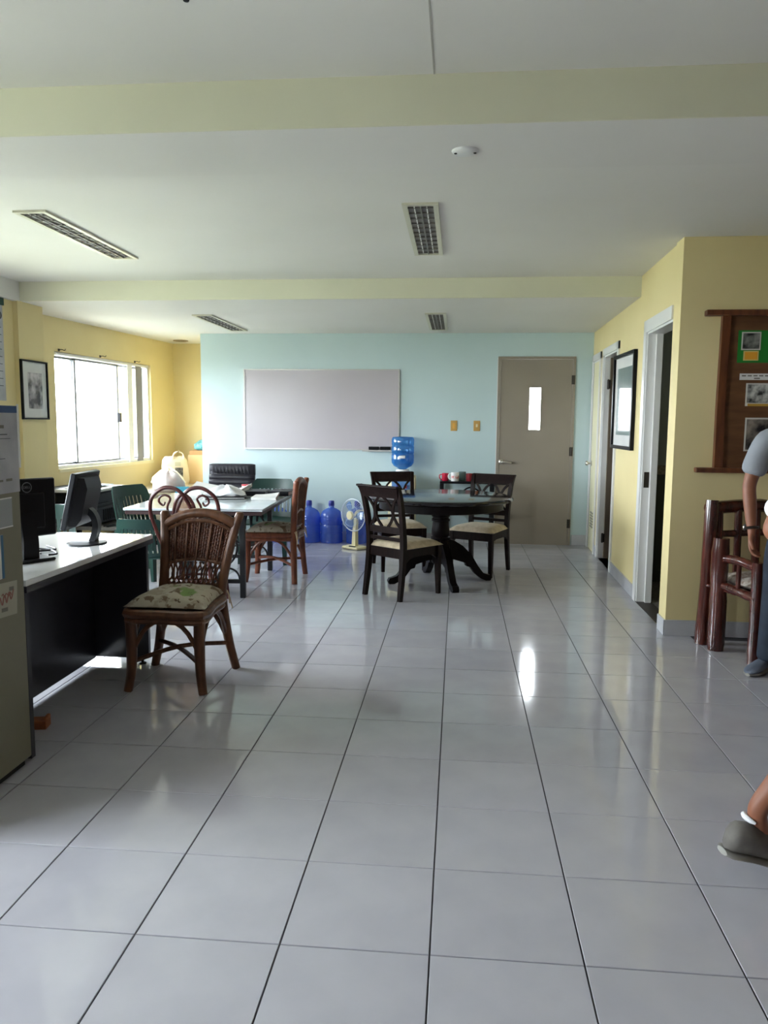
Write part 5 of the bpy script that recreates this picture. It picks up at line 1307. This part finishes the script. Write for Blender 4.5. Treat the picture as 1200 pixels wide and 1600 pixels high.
# --- man in grey polo and jeans, standing at the right edge, facing left towards the camera
fd = Vector((-.62, -.78, 0)).normalized(); rd = Vector((fd.y, -fd.x, 0))      # rd: his right-hand side
if rd.x > 0: rd = -rd
C0 = Vector((2.335, 2.53, 0))
def PM(r_, f_, z): return C0 + rd * r_ + fd * f_ + Vector((0, 0, z))
man = thing('person', 'person in grey polo shirt, dark jeans and wristwatch standing by the log armchair', 'person', (C0.x, C0.y, 0))
man_inv = Vector((C0.x, C0.y, 0))
def L(p): return Vector(p) - man_inv
SHR, ELR, WRR = Vector((2.105, 2.51, 1.325)), Vector((2.035, 2.51, 1.06)), Vector((2.045, 2.455, .815))
V = [(L(PM(0, 0, .92)), .10)]; E_ = []
c = chain(V, E_, 0, [(L(PM(0, 0, 1.08)), .10), (L(PM(0, 0, 1.24)), .105), (L(PM(0, .0, 1.36)), .08), (L(PM(0, .0, 1.41)), .055), (L(PM(0, .012, 1.455)), .054), (L(PM(0, .02, 1.51)), .05)])
ch = 2
a = chain(V, E_, ch, [(L(SHR), .052), (L((SHR + ELR) / 2), .045), (L(ELR), .037), (L(ELR.lerp(WRR, .4)), .037), (L(WRR), .026)])
hand_verts(V, E_, a, L(WRR), (.02, -.12, -1), fd, -rd, curl=.5)
SHL = PM(-.20, 0, 1.325); ELL = PM(-.26, -.02, 1.06); WRL = PM(-.25, .08, .83)
a = chain(V, E_, ch, [(L(SHL), .052), (L((SHL + ELL) / 2), .045), (L(ELL), .037), (L(ELL.lerp(WRL, .4)), .037), (L(WRL), .026)])
hand_verts(V, E_, a, L(WRL), (0, .1, -1), fd, rd, curl=.4)
KR, AR = PM(.105, .03, .50), PM(.12, .02, .09); KL, AL = PM(-.105, .02, .50), PM(-.11, 0, .09)
chain(V, E_, 0, [(L(PM(.095, 0, .82)), .082), (L(PM(.10, .02, .66)), .07), (L(KR), .053), (L(KR.lerp(AR, .35)), .05), (L(AR), .036)])
chain(V, E_, 0, [(L(PM(-.095, 0, .82)), .082), (L(PM(-.10, .02, .66)), .07), (L(KL), .053), (L(KL.lerp(AL, .35)), .05), (L(AL), .036)])
skin('body', V, E_, SKIN, man)
head_parts(man, L(PM(0, .03, 1.565)), (fd.x, fd.y))
V = [(L(PM(0, 0, .80)), .165)]; E_ = []
chain(V, E_, 0, [(L(PM(0, 0, .88)), .165), (L(PM(0, 0, .98)), .158), (L(PM(0, 0, 1.10)), .155), (L(PM(0, 0, 1.25)), .155), (L(PM(0, -.005, 1.37)), .12), (L(PM(0, 0, 1.435)), .068)])
s2 = chain(V, E_, 4, [(L(SHR), .074), (L(SHR.lerp(ELR, .5)), .068), (L(SHR.lerp(ELR, .84)), .078)])
chain(V, E_, 4, [(L(SHL), .076), (L(SHL.lerp(ELL, .5)), .069), (L(SHL.lerp(ELL, .86)), .072)])
skin('polo_shirt', V, E_, GREYPOLO, man)
V = [(L(PM(0, 0, 1.04)), .12), (L(PM(0, 0, .97)), .135), (L(PM(0, 0, .90)), .14)]; E_ = [(0, 1), (1, 2)]
for sgn, K_, A_ in ((1, KR, AR), (-1, KL, AL)):
    chain(V, E_, 2, [(L(PM(sgn * .095, 0, .80)), .10), (L(PM(sgn * .10, .02, .66)), .086), (L(K_), .072), (L(K_.lerp(A_, .4)), .07), (L(A_ + Vector((0, 0, .02))), .068), (L(A_ + Vector((0, 0, -.045))), .072)])
skin('jeans', V, E_, JEANS, man)
b = BM(); wd = (WRR - ELR).normalized(); wp = L(ELR.lerp(WRR, .93)); a_ = wd.orthogonal().normalized(); c_ = wd.cross(a_)
tube(b, [wp + (a_ * math.cos(k * PI / 8) + c_ * math.sin(k * PI / 8)) * .031 for k in range(16)], .008, 6, closed=True); wt = obj('wristwatch', b, DARKMETAL, man)
b = BM(); q = (-rd * -1).normalized(); lathe(b, [(0, .006), (.017, .005), (.019, 0), (0, 0)], 16); b.transform(Matrix.Translation(wp + rd * .034) @ rd.to_track_quat('Z', 'Y').to_matrix().to_4x4()); obj('watch_face', b, STEEL, wt)
for A_, sg in ((AR, 1), (AL, -1)):
    hl = Vector((A_.x, A_.y, 0)) - fd * .07 + rd * (.01 * sg); shoe(man, L(hl), L(hl + fd * .27 + rd * (.03 * sg)), SHOE2)

# --- person walking to the right, mostly outside the frame: white T-shirt, bare calves
wk = thing('person', 'person in white T-shirt with bare calf walking out at the right edge', 'person', (1.80, .50, 0))
o0 = Vector((1.80, .50, 0))
def L2(p): return Vector(p) - o0
HP = Vector((1.72, .52, .90)); KN1 = Vector((1.585, .47, .50)); AN1 = Vector((1.385, .475, .215))
KN2 = Vector((1.98, .62, .50)); AN2 = Vector((2.05, .62, .10))
V = [(L2(HP), .095)]; E_ = []
chain(V, E_, 0, [(L2((1.71, .52, 1.08)), .09), (L2((1.70, .52, 1.24)), .10), (L2((1.70, .52, 1.36)), .07), (L2((1.715, .52, 1.41)), .052), (L2((1.73, .52, 1.47)), .05)])
SH1, EL1, WR1 = Vector((1.54, .41, 1.325)), Vector((1.338, .40, 1.088)), Vector((1.55, .29, 1.0))
a = chain(V, E_, 2, [(L2(SH1), .05), (L2(SH1.lerp(EL1, .5)), .044), (L2(EL1), .038), (L2(EL1.lerp(WR1, .4)), .037), (L2(WR1), .026)])
hand_verts(V, E_, a, L2(WR1), (.95, -.15, -.1), (-.1, .1, 1), (0, 1, 0), curl=.4)
SH2, EL2, WR2 = Vector((1.74, .69, 1.34)), Vector((1.86, .75, 1.08)), Vector((2.03, .70, 1.0))
a = chain(V, E_, 2, [(L2(SH2), .05), (L2(SH2.lerp(EL2, .5)), .044), (L2(EL2), .038), (L2(EL2.lerp(WR2, .4)), .037), (L2(WR2), .026)])
hand_verts(V, E_, a, L2(WR2), (.9, -.1, -.2), (0, -.3, 1), (0, -1, 0), curl=.45)
chain(V, E_, 0, [(L2((1.69, .45, .82)), .082), (L2(KN1.lerp(HP, .5)), .07), (L2(KN1), .054), (L2(KN1.lerp(AN1, .32)), .056), (L2(KN1.lerp(AN1, .7)), .041), (L2(AN1), .032), (L2((1.395, .475, .14)), .032), (L2((1.46, .50, .07)), .026)])
chain(V, E_, 0, [(L2((1.75, .60, .82)), .082), (L2(KN2.lerp(HP, .5)), .07), (L2(KN2), .054), (L2(KN2.lerp(AN2, .32)), .055), (L2(AN2), .034)])
skin('body', V, E_, SKIN, wk)
head_parts(wk, L2((1.75, .52, 1.545)), (1, -.1))
V = [(L2((1.72, .52, .78)), .165)]; E_ = []
chain(V, E_, 0, [(L2((1.72, .52, .86)), .165), (L2((1.715, .52, .97)), .158), (L2((1.71, .52, 1.08)), .155), (L2((1.70, .52, 1.25)), .15), (L2((1.70, .52, 1.36)), .118), (L2((1.71, .52, 1.42)), .066)])
chain(V, E_, 4, [(L2(SH1), .074), (L2(SH1.lerp(EL1, .5)), .064), (L2(SH1.lerp(EL1, .93)), .064)])
chain(V, E_, 4, [(L2(SH2), .074), (L2(SH2.lerp(EL2, .5)), .062), (L2(SH2.lerp(EL2, .8)), .062)])
skin('t_shirt', V, E_, WHITEFAB, wk)
V = [(L2((1.715, .52, 1.03)), .12), (L2((1.72, .52, .96)), .135), (L2((1.72, .52, .90)), .14)]; E_ = [(0, 1), (1, 2)]
chain(V, E_, 2, [(L2((1.69, .45, .80)), .115), (L2(KN1.lerp(HP, .5)), .10), (L2(KN1.lerp(HP, .15)), .085)])
chain(V, E_, 2, [(L2((1.75, .60, .80)), .115), (L2(KN2.lerp(HP, .5)), .10), (L2(KN2.lerp(HP, .15)), .085)])
skin('shorts', V, E_, KHAKI, wk)
s1 = shoe(wk, L2((1.278, .435, .085)), L2((1.515, .535, .004)), SHOE, (.35, 0, .93), .056, 'shoe', .112)
b = BM(); tube(b, [L2(Vector((1.386, .474, .178))) + Vector((.036 * math.cos(k * PI / 8), .036 * math.sin(k * PI / 8), -.012 * math.cos(k * PI / 8))) for k in range(6, 12)], [.004, .008, .009, .009, .008, .004], 8); obj('sock', b, WHITEFAB, wk)
shoe(wk, L2((1.985, .62, 0)), L2((2.245, .62, 0)), SHOE, (0, 0, 1), .05)
